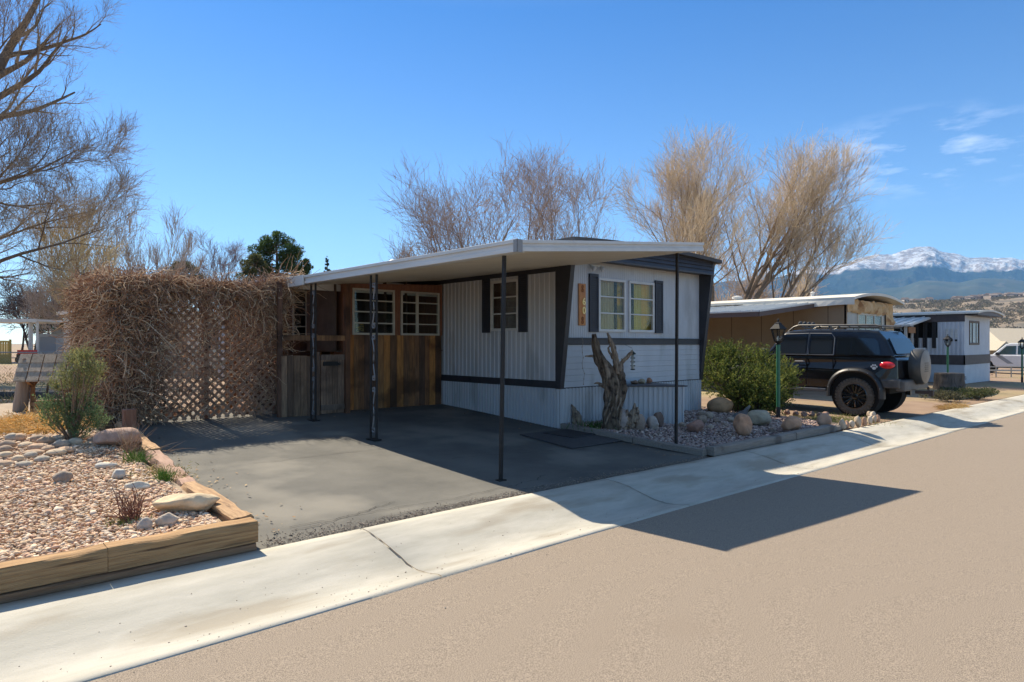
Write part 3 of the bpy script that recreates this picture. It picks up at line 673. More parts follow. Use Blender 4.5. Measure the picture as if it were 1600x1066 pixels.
def scroll_post(xc, yc):
    zb_ = float(gz(xc, yc)); zt = 2.47; mb = MB()
    dv = .078
    for s_ in (-1, 1): mb.box(xc-.013, xc+.013, yc+s_*dv-.013, yc+s_*dv+.013, zb_, zt)
    o = mb.build('ornamental_post', iron, cp, bevel=.002)
    s = MB(); H = (zt-zb_)
    def spiral(y0, z0, r0, a0, turns, dirn, n=22):
        P = []
        for i in range(n+1):
            t = i/n; a = a0+dirn*t*turns*2*math.pi; r = r0*(1-.75*t); P.append((xc, y0+r*math.cos(a), z0+r*math.sin(a)))
        return P
    for k in range(3):
        for q, (h0, h1) in enumerate(((.10, .30),)):
            za = zb_+H*(.06+k*.315); zb2 = za+H*.24
            r1 = .042
            top = spiral(yc+.0, zb2, r1, 0 if k % 2 else math.pi, 1.1, 1 if k % 2 else -1)
            bot = spiral(yc+.0, za, r1, math.pi if k % 2 else 0, 1.1, 1 if k % 2 else -1)
            mid = []
            a = Vector(bot[0]); b = Vector(top[0])
            for i in range(1, 12):
                t = i/12; p = a.lerp(b, t); p.y += .022*math.sin(2*math.pi*t)*(1 if k % 2 else -1); mid.append(tuple(p))
            s.tube(bot[::-1]+mid+top, .011, 6)
    s.build('scrollwork', pm('scroll_iron', (.20, .20, .205), rough=.35), o, smooth='full')
    f = MB(); f.box(xc-.06, xc+.06, yc-.11, yc+.11, zb_-.004, zb_+.012); f.build('foot_plate', iron, o)
scroll_post(4.80, 8.15); scroll_post(4.80, 10.02)

# ------------------------------------------------------------------ wooden porch
porch = thing('wooden_porch', 'stained brown board porch wall with two white windows at the back of the carport', 'porch', (5.75, 10.83, .3))
boardm = pm('stained_boards', (.55, .52, .50), (1.15, 1.08, 1.0), 5, rough=.8, stretch=(8, 8, .7), attr=True, bump=.5, bscale=16, detail=9, c3=(.34, .31, .29), s3=1.5, t3=.50)
def boards(mb, x0, x1, y, z0, z1, wd, pal, seed, th=.02, zf=None, top_jit=0):
    r = random.Random(seed); x = x0
    while x < x1-.01:
        w_ = min(wd*r.uniform(.8, 1.2), x1-x); c = np.array(r.choice(pal))*r.uniform(.75, 1.2)
        zb_ = z0 if zf is None else zf(x); mb.box(x+.003, x+w_-.003, y-th+r.uniform(-.003, .003), y, zb_, z1+r.uniform(-1, 1)*top_jit, c); x += w_
pal2 = [(.24, .10, .045), (.18, .075, .035), (.34, .15, .05), (.14, .06, .03)]
pal1 = [(.26, .135, .06), (.17, .09, .05), (.52, .22, .06), (.13, .075, .05), (.33, .18, .075), (.21, .115, .06), (.48, .23, .07), (.24, .12, .055)]
mb = MB(); boards(mb, 5.86, 7.94, 10.86, .25, 1.66, .125, pal1, 3, zf=lambda x: float(gz(x, 10.8))-.03)
pw = mb.build('board_wall', boardm, porch)
frm = pm('dark_red_frame', (.16, .06, .03), (.24, .10, .045), 5, rough=.75, stretch=(6, 6, .8), bump=.3, bscale=16)
mb = MB(); 
mb.box(5.74, 5.87, 10.80, 10.90, .22, 2.60); mb.box(6.83, 6.95, 10.82, 10.88, 1.66, 2.52); mb.box(7.87, 7.94, 10.82, 10.88, 1.66, 2.52); mb.box(5.87, 5.93, 10.82, 10.88, 1.66, 2.52)
V = [(5.87, 10.815, 2.51), (7.94, 10.815, 2.51), (7.94, 10.815, 2.68), (5.87, 10.815, 2.585)]; V += [(a, b+.06, c) for a, b, c in V]
mb.add(V, [(0, 1, 2, 3), (7, 6, 5, 4), (0, 4, 5, 1), (1, 5, 6, 2), (2, 6, 7, 3), (3, 7, 4, 0)])
mb.build('frame', frm, porch, bevel=.004)
porch_in = pm('porch_interior', (.07, .045, .03), (.11, .07, .045), 4, rough=.9)
for a, b in ((5.94, 6.81), (6.97, 7.85)):
    zz = [1.67+(2.5-1.67)*k for k in (.25, .5, .75)]
    frame_win(porch, 'y', 10.83, -1, a, b, 1.67, 2.50, zz, inner=porch_in, fw=.028, fmat=pm('aged_white_frame', (.50, .47, .40), (.42, .39, .32), 6, rough=.6))
mb = MB(); mb.box(7.30, 7.36, 10.80, 10.825, 1.70, 2.47); mb.build('mullion', MATS['aged_white_frame'], porch)
# small sign inside the first window
mb = MB(); mb.box(5.97, 6.18, 10.845, 10.85, 1.72, 1.86); mb.build('window_sign', pm('yellow_black_sign', (.30, .22, .03), (.03, .03, .02), 30, rough=.5, stretch=(.5, 1, 3), lo=.45, hi=.5), porch)
# recessed entry wall further back
mb = MB(); boards(mb, 4.2, 5.46, 12.3, .3, 2.55, .14, pal2, 5); boards(mb, 5.46, 5.74, 12.3, .3, 1.6, .14, pal2, 6); boards(mb, 5.74, 6.42, 12.3, .3, 2.55, .13, pal2, 7); boards(mb, 6.42, 6.64, 12.3, .3, 1.85, .12, pal2, 8); boards(mb, 6.64, 7.9, 12.3, .3, 2.55, .14, pal2, 9)
mb.build('entry_wall', boardm, porch)
frame_win(porch, 'y', 12.28, -1, 5.46, 5.74, 1.6, 2.52, [1.83, 2.06, 2.3], inner=porch_in, fw=.02, fmat=MATS['aged_white_frame'], recess=.1)
frame_win(porch, 'y', 12.28, -1, 6.42, 6.64, 1.85, 2.52, [2.07, 2.3], inner=porch_in, fw=.02, fmat=MATS['aged_white_frame'])
mb = MB(); mb.box(5.95, 6.02, 12.2, 12.27, .4, 2.5, (.5, .26, .09)); mb.box(6.22, 6.28, 12.2, 12.27, .4, 2.5, (.45, .22, .08)); mb.box(6.02, 6.22, 12.23, 12.27, .4, 2.45, (.14, .07, .04)); mb.build('door', boardm, porch)
# roof over the recess
mb = MB(); mb.box(4.70, 7.97, 10.95, 14.2, 2.60, 2.66); mb.build('porch_roof', white_al, porch)
mb = MB(); mb.box(7.90, 7.95, 10.9, 12.3, .3, 2.58); mb.box(5.76, 5.80, 10.9, 11.2, .3, 2.58); mb.build('end_panel', frm, porch)
# half gate and weathered fence
fen = thing('board_fence', 'low weathered grey board fence with a half gate between lattice and porch', 'fence', (5.0, 10.55, .28))
palg = [(.21, .14, .09), (.16, .105, .07), (.24, .16, .105), (.13, .09, .06), (.27, .185, .12)]
mb = MB(); boards(mb, 4.50, 5.10, 10.57, .2, 1.30, .10, palg, 11, zf=lambda x: float(gz(x, 10.6))-.02, top_jit=.015); mb.build('panel', boardm, fen)
mb = MB(); mb.box(5.10, 5.16, 10.52, 10.60, .22, 1.36, (.15, .10, .07)); mb.box(5.64, 5.73, 10.52, 10.60, .22, 2.55, (.17, .08, .04)); mb.box(5.12, 5.70, 10.54, 10.58, 1.55, 1.64, (.30, .16, .07)); mb.box(4.45, 5.12, 10.585, 10.61, 1.55, 1.64, (.18, .10, .05)); mb.box(4.45, 4.52, 10.56, 10.62, .2, 2.5, (.15, .08, .05)); mb.build('post', boardm, fen)
mb = MB(); boards(mb, 5.18, 5.62, 10.56, .30, 1.28, .11, [(.29, .20, .14), (.24, .165, .115)], 13)
for zz in (1.22, .36): mb.box(5.18, 5.62, 10.525, 10.54, zz, zz+.09, (.19, .145, .115))
gate = mb.build('gate', boardm, fen)
mb = MB(); mb.box(5.22, 5.48, 10.50, 10.525, 1.12, 1.19); mb.lathe([(.02, 0), (.025, .03), (.012, .04)], (5.5, 10.51, 1.15), 10, rot(R(90))); mb.build('latch', iron, gate)

# ------------------------------------------------------------------ lattice fence
lat = thing('lattice_fence', 'tall brown diagonal lattice fence left of the driveway', 'fence', (3.4, 10.9, .3))
latm = pm('lattice_wood', (.30, .19, .13), (.42, .28, .20), 6, rough=.9, bump=.4, bscale=30, attr=True)
def lattice(axis, c, a0, a1, z0, z1, pitch=.128, wd=.040):
    obs = []
    for layer, sg in ((0, 1), (1, -1)):
        mb = MB(); L = (a1-a0)+(z1-z0); n = int(L/pitch)+1
        for i in range(n):
            s_ = a0-(z1-z0)+i*pitch if sg > 0 else a0+i*pitch
            pts = []
            p0 = s_; 
            # line a = s_ + sg*(z-z0)
            ta, tb = 0, z1-z0
            if sg > 0: ta = max(0, a0-s_); tb = min(z1-z0, a1-s_)
            else: ta = max(0, s_-a1); tb = min(z1-z0, s_-a0)
            if tb-ta < .03: continue
            off = .006 if layer else -.006
            A = (s_+sg*ta, z0+ta); B = (s_+sg*tb, z0+tb)
            q = random.uniform(.75, 1.25)
            if axis == 'y': mb.beam((A[0], c+off, A[1]), (B[0], c+off, B[1]), .010, wd, (q, q*.97, q*.93))
            else: mb.beam((c+off, A[0], A[1]), (c+off, B[0], B[1]), .010, wd, (q, q*.97, q*.93), )
        obs.append(mb)
    return obs
for ax, c_, a0, a1 in (('y', 10.9, 2.25, 4.62), ('x', 2.22, 10.95, 14.4)):
    l1, l2 = lattice(ax, c_, a0, a1, .33, 2.44)
    m_ = MB()
    for q in (l1, l2):
        for V_, F_, C_ in zip(q.V, q.F, q.C): pass
    for q in (l1, l2):
        off = m_.n; m_.V += q.V; m_.C += q.C; m_.F += [f+off for f in q.F]; m_.n += q.n
    m_.build('lattice_panel', latm, lat)
for px_, py_ in ((2.25, 10.95), (3.45, 10.95), (4.6, 10.96), (2.27, 12.6), (2.27, 14.4)):
    mb = MB(); mb.box(px_-.045, px_+.045, py_-.0, py_+.09, .2, 2.5); mb.build('post', pm('fence_post_wood', (.12, .06, .04), (.18, .10, .065), 5, rough=.85, stretch=(5, 5, .6)), lat, bevel=.004)
mb = MB(); mb.box(2.25, 4.62, 10.88, 10.93, 2.43, 2.48); mb.box(2.2, 2.25, 10.95, 14.4, 2.43, 2.48); mb.build('top_rail', MATS['fence_post_wood'], lat)
for i in range(11):
    rx0 = 2.6+.2*i; rock('rock', rx0, 11.7+.35*math.sin(i*2.1), float(gz(rx0, 11.7))-.05, .30, .26, .22+.05*math.sin(i), [(.40, .24, .16), (.50, .38, .27), (.33, .20, .14)][i % 3], ORD[i]+' rock from the left in the line just behind the lattice', 'rocks behind the lattice', seed=200+i)
# dead vine
def curves(N, start, direc, length, npts=9, curl=.6, grav=-.25, seed=0, r0=.006, r1=.002):
    rg = np.random.default_rng(seed); P = np.zeros((N, npts, 3)); P[:, 0] = start; D = direc/np.linalg.norm(direc, axis=1, keepdims=True)
    st = np.asarray(length)[:, None]/(npts-1)
    for i in range(1, npts):
        D = D+rg.normal(0, curl, (N, 3))*.5; D[:, 2] += grav*.35; D /= np.linalg.norm(D, axis=1, keepdims=True); P[:, i] = P[:, i-1]+D*st
    rr = np.linspace(r0, r1, npts)[None]*rg.uniform(.6, 1.5, (N, 1)); return P, rr
vine = thing('dead_vine', 'huge tangle of dry leafless brown vine smothering the lattice fence', 'vine', (2.2, 11.0, .3))
vm = pm('dry_vine', (.85, .85, .85), (1.2, 1.15, 1.1), 12, rough=.9, attr=True)
vc = np.array([(.30, .17, .10), (.40, .25, .15), (.54, .39, .25), (.15, .09, .06), (.64, .49, .33), (.33, .19, .115)])
def vine_part(name, regions, seed):
    rg = np.random.default_rng(seed); mb = MB()
    for (N, lo_, hi_, L, rad, grav, curl, wgt) in regions:
        lo_ = np.array(lo_); hi_ = np.array(hi_); S = rg.uniform(lo_, hi_, (N, 3))
        if wgt == 'top': S[:, 2] = hi_[2]-(hi_[2]-lo_[2])*rg.random(N)**2
        if wgt == 'left': S[:, 0] = lo_[0]+(hi_[0]-lo_[0])*rg.random(N)**1.6
        D = rg.normal(0, 1, (N, 3)); D[:, 1] *= .5
        P, r = curves(N, S, D, rg.uniform(.5, 1, N)*L, 9, curl, grav, seed, rad, rad*.45)
        mb.tubes(P, r, 3, vc[rg.integers(0, len(vc), N)]*rg.uniform(.8, 1.2, (N, 1)))
    mb.build(name, vm, vine)
vine_part('tangle', [
    (1300, (2.4, 10.84, .45), (4.65, 10.92, 2.4), .34, .0045, -.05, 1.1, ''),
    (500, (2.4, 10.78, .45), (4.65, 10.9, 2.4), .7, .0045, -.2, .6, ''),
    (700, (2.3, 10.74, 1.7), (4.7, 11.0, 2.44), .38, .0055, -.15, .9, 'top'),
    (1500, (2.15, 10.68, .35), (2.8, 11.0, 2.4), .55, .006, -.25, .8, 'left'),
    (4200, (2.0, 10.72, .45), (2.3, 13.4, 2.45), .48, .006, -.2, .8, ''),
    (1000, (4.25, 10.72, 1.3), (4.70, 10.95, 2.5), .42, .0055, -.2, .8, 'top')], 21)
vine_part('crown_tangle', [
    (3200, (1.94, 10.64, 2.1), (2.9, 12.8, 2.50), .42, .006, -.25, .9, ''),
    (2000, (2.5, 10.68, 2.28), (4.75, 11.0, 2.45), .36, .0055, -.15, .9, ''),
    (300, (2.5, 10.6, 2.0), (4.75, 10.8, 2.45), .6, .005, -.4, .6, ''),
    (200, (2.05, 10.7, 2.4), (4.7, 11.4, 2.5), .22, .0035, .3, .6, '')], 22)
vine_part('main_stem', [(18, (2.1, 10.76, 1.5), (2.4, 10.86, 2.1), 1.4, .015, -1.2, .4, ''), (10, (2.05, 10.70, 1.2), (2.4, 10.78, 1.9), 1.2, .011, -.9, .4, ''), (6, (3.0, 10.82, 1.7), (4.6, 10.86, 2.2), 1.0, .008, -.8, .45, '')], 23)
# strands that have crept over the carport eave
mb = MB(); rg = np.random.default_rng(4); N = 90; S = rg.uniform((4.45, 10.3, 2.5), (4.8, 11.0, 2.64), (N, 3)); P, r = curves(N, S, rg.normal(0, 1, (N, 3))+np.array([.6, -.6, .2]), rg.uniform(.2, .6, N), 8, .6, -.1, 5, .005, .002)
mb.tubes(P, r, 3, vc[rg.integers(0, len(vc), N)]); mb.build('eave_strands', vm, vine)
# silk flower garland on the far post (small pale dots)
# ------------------------------------------------------------------ planter things
# gnarled driftwood trunk leaning on the wall
dw = thing('driftwood_trunk', 'tall twisted grey brown driftwood trunk standing before the front wall', 'driftwood', (0, 0, 0))
x0_, y0_, z0_, d0_ = G(958, 672, pz_)
dw.location = (x0_, y0_, z0_); ORG[dw.name] = np.array((x0_, y0_, z0_))
def D_(u, v, dd=0): x, y, z = C2W(u, d0_+dd, v); return (x, y, z)
def ribbed(mb, pts, rad, n=18, ribs=.28, twist=2.5, seed=0):
    P = np.array(pts, float); m = len(P); t = np.linspace(0, 1, m); tt = np.linspace(0, 1, m*5)
    Q = np.stack([np.interp(tt, t, P[:, i]) for i in range(3)], -1); rr = np.interp(tt, t, rad)
    for _ in range(4): Q[1:-1] = (Q[:-2]+Q[1:-1]*2+Q[2:])/4
    V = []; M_ = len(Q)
    for i in range(M_):
        T = Vector(Q[min(i+1, M_-1)]-Q[max(i-1, 0)]).normalized(); A = T.cross(Vector((.3, .9, .1))).normalized(); B = T.cross(A)
        for k in range(n):
            a = 2*math.pi*k/n; tw = a*1.0+twist*tt[i]
            g = 1+ribs*math.sin(4*tw+seed)*.6+ribs*.7*math.sin(7*tw+1.3*seed)+ribs*.6*mn.noise(Vector((math.cos(a)*1.5, math.sin(a)*1.5, i*.3+seed)))
            V.append((Vector(Q[i])+(A*math.cos(a)+B*math.sin(a))*rr[i]*g)[:])
    Fc = [(i*n+k, i*n+(k+1) % n, (i+1)*n+(k+1) % n, (i+1)*n+k) for i in range(M_-1) for k in range(n)]
    Fc += [tuple(range(n-1, -1, -1)), tuple((M_-1)*n+k for k in range(n))]
    mb.add(V, Fc)
dwm = pm('driftwood', (.14, .095, .065), (.36, .28, .20), 14, rough=.85, stretch=(2.5, 2.5, .5), bump=1.0, bscale=22, c3=(.08, .055, .04), s3=9, t3=.53, detail=9)
mb = MB()
ribbed(mb, [D_(955, 676), D_(957, 650), D_(960, 625), D_(956, 598), D_(946, 575), D_(934, 558), D_(931, 540), D_(928, 522)], [.14, .13, .125, .13, .105, .07, .055, .03], seed=1)
ribbed(mb, [D_(962, 640, .02), D_(972, 610, .03), D_(968, 585, .02), D_(963, 570, 0)], [.08, .085, .075, .05], seed=2)
dwb = mb.build('trunk', dwm, dw, smooth='full')
# sinews twisting up the trunk
rg = np.random.default_rng(44)
for q in range(26):
    a0 = rg.uniform(0, 6.28); pts = []; cen = [D_(955, 676), D_(957, 650), D_(960, 625), D_(956, 598), D_(946, 575), D_(934, 558)]; rads = [.15, .14, .13, .135, .11, .075]
    i0_ = rg.integers(0, 2); i1_ = rg.integers(4, 7)
    for i in range(i0_, i1_): a = a0+i*.75; pts.append(np.array(cen[i])+np.array((math.cos(a), math.sin(a), 0))*rads[i]*.98)
    ribbed(mb, pts, [.008]+[.022]*(len(pts)-2)+[.007], 7, ribs=.15, seed=q)
mb.build('sinew', dwm, dw, smooth='full')
mb = MB()
ribbed(mb, [D_(965, 585), D_(963, 565), D_(960, 550), D_(955, 535), D_(949, 520)], [.07, .05, .04, .035, .015], 12, seed=3)
ribbed(mb, [D_(966, 580), D_(970, 568), D_(978, 560), D_(986, 552), D_(988, 547)], [.05, .03, .027, .025, .012], 12, seed=4)
ribbed(mb, [D_(946, 566), D_(935, 560), D_(925, 556), D_(914, 557)], [.05, .03, .02, .008], 10, seed=5)
ribbed(mb, [D_(955, 606), D_(943, 604), D_(934, 598), D_(928, 600)], [.06, .03, .02, .006], 10, seed=6)
ribbed(mb, [D_(959, 560), D_(953, 552), D_(950, 545), D_(953, 540)], [.03, .02, .015, .006], 10, seed=9)
ribbed(mb, [D_(968, 590), D_(974, 582), D_(973, 568), D_(971, 560)], [.02, .012, .01, .006], 8, seed=10)
mb.build('branch', dwm, dw, smooth='full')
mb = MB()
for i, (a, b) in enumerate([((948, 678), (944, 655)), ((975, 672), (980, 640)), ((985, 668), (992, 630)), ((968, 676), (966, 640)), ((992, 660), (996, 636)), ((980, 664), (987, 640))]):
    ribbed(mb, [D_(*a), D_((a[0]+b[0])/2+1, (a[1]+b[1])/2), D_(*b)], [.06, .05, .012], 9, seed=11+i)
mb.build('root_flare', dwm, dw, smooth='full')
mb = MB(); x, y, z, d0_ = G(903, 664, pz_)
ribbed(mb, [D_(907, 666), D_(902, 650), D_(893, 632)], [.06, .065, .010], 10, seed=20); ribbed(mb, [D_(899, 666), D_(897, 655), D_(895, 640)], [.05, .03, .01], 9, seed=21)
tag(mb.build('wood_stake', dwm, smooth='full', origin='base'), 'thin pointed driftwood stake leaning at the skirting corner', 'driftwood')
# hanging strand
mb = MB(); x1 = 8.42
P = [(x1+.05*i/9+.02*math.sin(i*2), YF-.10-.01*math.sin(i), 1.62-.09*i) for i in range(10)]; mb.tube(P, .004, 4)
for p in P[2:]: mb.lathe([(.003, -.012), (.010, 0), (.003, .012)], p, 6)
tag(mb.build('hanging_strand', pm('bead_string', (.28, .22, .15), rough=.6), origin='base'), 'thin beaded strand hanging from the black band left of the driftwood', 'ornament')
# bird feeder
bf = thing('bird_feeder', 'clear tube bird feeder with a dark cap hanging above the corner box', 'bird feeder', (9.35, YF-.14, 1.0))
X_ = 9.66; Y_ = YF-.22
bf.location = (X_, Y_, 1.02); ORG[bf.name] = np.array((X_, Y_, 1.02))
mb = MB(); mb.lathe([(.028, 0), (.03, .02), (.028, .02), (.028, .26), (.02, .27)], (X_, Y_, 1.04), 12); mb.build('tube', pm('milky_plastic', (.42, .42, .38), (.30, .28, .22), 14, rough=.3), bf, smooth=True)
mb = MB(); mb.lathe([(.055, 0), (.06, .01), (.02, .05), (.006, .06)], (X_, Y_, 1.305), 14); mb.build('cap', pm('dark_green_plastic', (.015, .03, .022), rough=.4), bf, smooth=True)
mb = MB()
mb.tube([(X_, Y_, 1.02), (X_, Y_, 1.37)], .004, 5)
for zz in (1.09, 1.16, 1.23): mb.box(X_-.012, X_+.012, Y_-.045, Y_+.045, zz, zz+.018)
mb.tube([(X_, Y_, 1.36), (X_, Y_+.02, 1.42), (X_, YF-.02, 1.49)], .003, 4); mb.lathe([(.02, -.01), (.045, 0), (.045, .012)], (X_, Y_, 1.03), 12)
mb.build('perch', MATS['dark_green_plastic'], bf)
# corrugated corner box with dark lid
x, y, z, d = G(1072, 664, pz_)
box_ = thing('utility_box', 'corrugated grey metal corner box with a dark pointed lid against the skirting', 'utility box', (x, y, z))
A = (9.05, 7.57); B = (x-.06, y+.0); Cc = (x+.22, 7.57)
mb = MB()
def cwall(mb, a, b, z0, z1, pitch=.085, dep=.016):
    a = Vector(a); b = Vector(b); L = (b-a).length; d = (b-a)/L; n_ = Vector((d.y, -d.x)); q = 0; pts = []
    while q < L:
        for p, h in ((0, 0), (.3, 0), (.45, 1), (.8, 1), (.92, 0)):
            if q+p*pitch < L: pts.append((a+d*(q+p*pitch)+n_*h*dep))
        q += pitch
    pts.append(b); V = []; Fc = []
    for i, p in enumerate(pts):
        V += [(p.x, p.y, z0), (p.x, p.y, z1)]
        if i: Fc.append((2*i-2, 2*i, 2*i+1, 2*i-1))
    mb.add(V, Fc)
cwall(mb, A, B, -.05, .745); cwall(mb, B, Cc, -.05, .745, .3, .003); mb.build('side_panel', siding, box_)
mb = MB(); e = .05; mb.prism([(A[0]-.1, A[1]), (B[0]-.01, B[1]-e), (B[0]+e, B[1]-e+.01), (Cc[0]+e, 7.57)], 'z', .745, .768); mb.build('lid', pm('navy_metal', (.03, .036, .05), rough=.4), box_, bevel=.003)
for i, (u, v, w_, h_, c, l) in enumerate([(1001, 600, 13, 6, (.20, .13, .09), 'dark flat stone at the left on the lid of the corner box'), (1013, 599, 14, 8, (.38, .31, .22), 'tan stone in the middle on the lid of the corner box'), (1029, 597, 12, 9, (.36, .18, .11), 'red brick coloured stone at the right on the lid of the corner box')]):
    xx, yy = C2W(u, 11.9); yy = 7.40-.02*i; xx = .5*xx+.5*(9.75+.27*i)
    rock('rock', xx, yy, .768, w_*.0115, w_*.010, h_*.0125, c, l, seed=130+i)
# rubber mats on the driveway
def mat_(pix, name, hh, col, label):
    pts = [G(u, v)[:2] for u, v in pix]; V = []; 
    for hz in (.004, hh):
        for (a, b) in pts: V.append((a, b, float(gz(a, b))+hz))
    n = len(pts); mb = MB(); mb.add(V, [tuple(range(n-1, -1, -1)), tuple(range(n, 2*n))]+[(i, (i+1) % n, n+(i+1) % n, n+i) for i in range(n)])
    o = mb.build(name, pm('rubber_'+name, col, tuple(c*1.5 for c in col), 20, rough=.7, bump=.4, bscale=60), origin='base', bevel=.004); tag(o, label, 'mat'); return o
mat_([(812, 680), (893, 671), (984, 688), (893, 702)], 'rubber_mat', .018, (.045, .045, .047), 'large worn rubber mat on the driveway beside the planter corner')
mat_([(848, 679), (885, 674), (931, 681), (897, 687)], 'door_mat', .030, (.018, .018, .02), 'smaller black mat lying on top of the large rubber mat')

# ------------------------------------------------------------------ foliage
def leafcloud(mb, C_, Rr, N, size, cols, dirb=(0, 0, .4), asp=.35, seed=0, shell=.35):
    """C_ centres (k,3), Rr radii (k,3); N small leaf triangles/quads pointing outward"""
    rg = np.random.default_rng(seed); C_ = np.asarray(C_, float); Rr = np.asarray(Rr, float); k = len(C_)
    vol = np.prod(Rr, 1)**.7; idx = rg.choice(k, N, p=vol/vol.sum())
    d = rg.normal(0, 1, (N, 3)); d /= np.linalg.norm(d, axis=1, keepdims=True)
    rad = (shell+(1-shell)*rg.random(N)**.6)[:, None]
    P = C_[idx]+d*Rr[idx]*rad
    D = d+np.array(dirb)+rg.normal(0, .45, (N, 3)); D /= np.linalg.norm(D, axis=1, keepdims=True)
    S = np.cross(D, rg.normal(0, 1, (N, 3))); S /= np.linalg.norm(S, axis=1, keepdims=True)
    L = size*rg.uniform(.6, 1.4, N)[:, None]; W = L*asp
    V = np.stack([P-D*L*.5, P+S*W*.5, P+D*L*.5, P-S*W*.5], 1)
    cc = np.array(cols)[rg.integers(0, len(cols), N)]*rg.uniform(.8, 1.2, (N, 1))
    mb.add(V.reshape(-1, 3), np.arange(N*4).reshape(-1, 4), np.repeat(cc, 4, axis=0))
leafm = pm('leaf', (1, 1, 1), rough=.75, attr=True, spec=.25)
_n = leafm.node_tree; _t = _n.nodes.new('ShaderNodeBsdfTranslucent'); _m = _n.nodes.new('ShaderNodeMixShader'); _m.inputs[0].default_value = .38
_b = _n.nodes['Principled BSDF']; _n.links.new(_b.inputs['Base Color'].links[0].from_socket, _t.inputs[0]); _n.links.new(_b.outputs[0], _m.inputs[1]); _n.links.new(_t.outputs[0], _m.inputs[2]); _n.links.new(_m.outputs[0], _n.nodes['Material Output'].inputs[0])
twigm = pm('twig_bark', (.85, .85, .85), (1.2, 1.15, 1.1), 10, rough=.9, attr=True)
def sprays(mb, S, D, L, per, size, cols, seed, asp=.3):
    """feathery juniper sprays: leaflets set along each twig"""
    rg = np.random.default_rng(seed); N = len(S); P, r = curves(N, S, D, L, 6, .25, .15, seed, .004, .0015)
    t = rg.random((N, per)); seg = np.minimum((t*5).astype(int), 4); fr = (t*5-seg)[..., None]
    ii = np.arange(N)[:, None]; Q = P[ii, seg]*(1-fr)+P[ii, seg+1]*fr; T = P[ii, seg+1]-P[ii, seg]; T /= np.linalg.norm(T, axis=2, keepdims=True)+1e-9
    D2 = (T+rg.normal(0, .55, T.shape)).reshape(-1, 3); D2 /= np.linalg.norm(D2, axis=1, keepdims=True); Q = Q.reshape(-1, 3)
    S2 = np.cross(D2, rg.normal(0, 1, D2.shape)); S2 /= np.linalg.norm(S2, axis=1, keepdims=True)
    l = size*rg.uniform(.6, 1.3, len(Q))[:, None]
    V = np.stack([Q, Q+D2*l*.5+S2*l*asp*.5, Q+D2*l, Q+D2*l*.5-S2*l*asp*.5], 1)
    ci = np.repeat(np.array(cols)[rg.integers(0, len(cols), N)]*rg.uniform(.75, 1.25, (N, 1)), per, axis=0)
    mb.add(V.reshape(-1, 3), np.arange(len(Q)*4).reshape(-1, 4), np.repeat(ci, 4, axis=0))
# big juniper hedge right of the home
jx, jy = 13.15, 7.0
jun = thing('juniper_bush', 'wide green juniper bush between the mobile home and the black vehicle', 'bush', (jx, jy, .0))
rg = np.random.default_rng(12)
cl = []
for (u, v, dd, r_) in [(1118, 575, 13.9, .42), (1140, 568, 14.1, .42), (1165, 566, 14.2, .45), (1192, 572, 13.9, .42), (1215, 585, 13.6, .42), (1228, 602, 13.3, .38), (1205, 612, 13.0, .42), (1180, 600, 13.2, .42), (1150, 600, 13.4, .42), (1125, 600, 13.5, .38), (1215, 628, 12.9, .30), (1190, 632, 12.9, .28), (1160, 622, 13.2, .3), (1112, 560, 14.2, .32), (1135, 556, 14.3, .3), (1236, 590, 13.9, .3)]:
    cl.append((*C2W(1100+(u-1100)*.93, dd+.55, v), r_*rg.uniform(.8, 1.1)))
cl = np.array(cl)
N = 3000; ix = rg.integers(0, len(cl), N); d_ = rg.normal(0, 1, (N, 3)); d_ /= np.linalg.norm(d_, axis=1, keepdims=True)
S = cl[ix, :3]+d_*cl[ix, 3:4]*rg.uniform(.35, .85, (N, 1)); Dd = d_+np.array((0, -.1, .45))
mb = MB(); sprays(mb, S, Dd, rg.uniform(.10, .36, N)*np.where(rg.random(N) < .1, 1.15, .75), 17, .042, [(.12, .155, .032), (.165, .195, .045), (.085, .115, .028), (.22, .23, .055), (.055, .08, .022)], 13, .38)
mb.build('foliage', leafm, jun)
mb = MB(); N = 160; S = np.tile([jx-.1, jy, .02], (N, 1))+rg.normal(0, .15, (N, 3))*[1, 1, .1]; T_ = cl[rg.integers(0, len(cl), N), :3]
P, r = curves(N, S, T_-S+rg.normal(0, .1, (N, 3)), np.linalg.norm(T_-S, axis=1), 8, .12, 0, 3, .014, .004); mb.tubes(P, r, 4, np.tile([[.14, .095, .065]], (N, 1)))
mb.build('stem', twigm, jun)
# bare grey root at its foot
x0_, y0_, z0_, d0_ = G(1160, 655, pz_); mb = MB()
for i, pp in enumerate([[(1138, 662), (1150, 652), (1162, 646), (1172, 634)], [(1150, 660), (1164, 652), (1176, 648), (1182, 655)]]):
    ribbed(mb, [D_(u, v) for u, v in pp], [.05, .07, .05, .02], 10, seed=30+i)
tag(mb.build('root_stump', pm('grey_driftwood', (.12, .11, .105), (.20, .19, .18), 9, rough=.85, stretch=(2, 2, .6), bump=.5, bscale=18), smooth='full', origin='base'), 'pale grey twisted root lying under the juniper bush', 'driftwood')
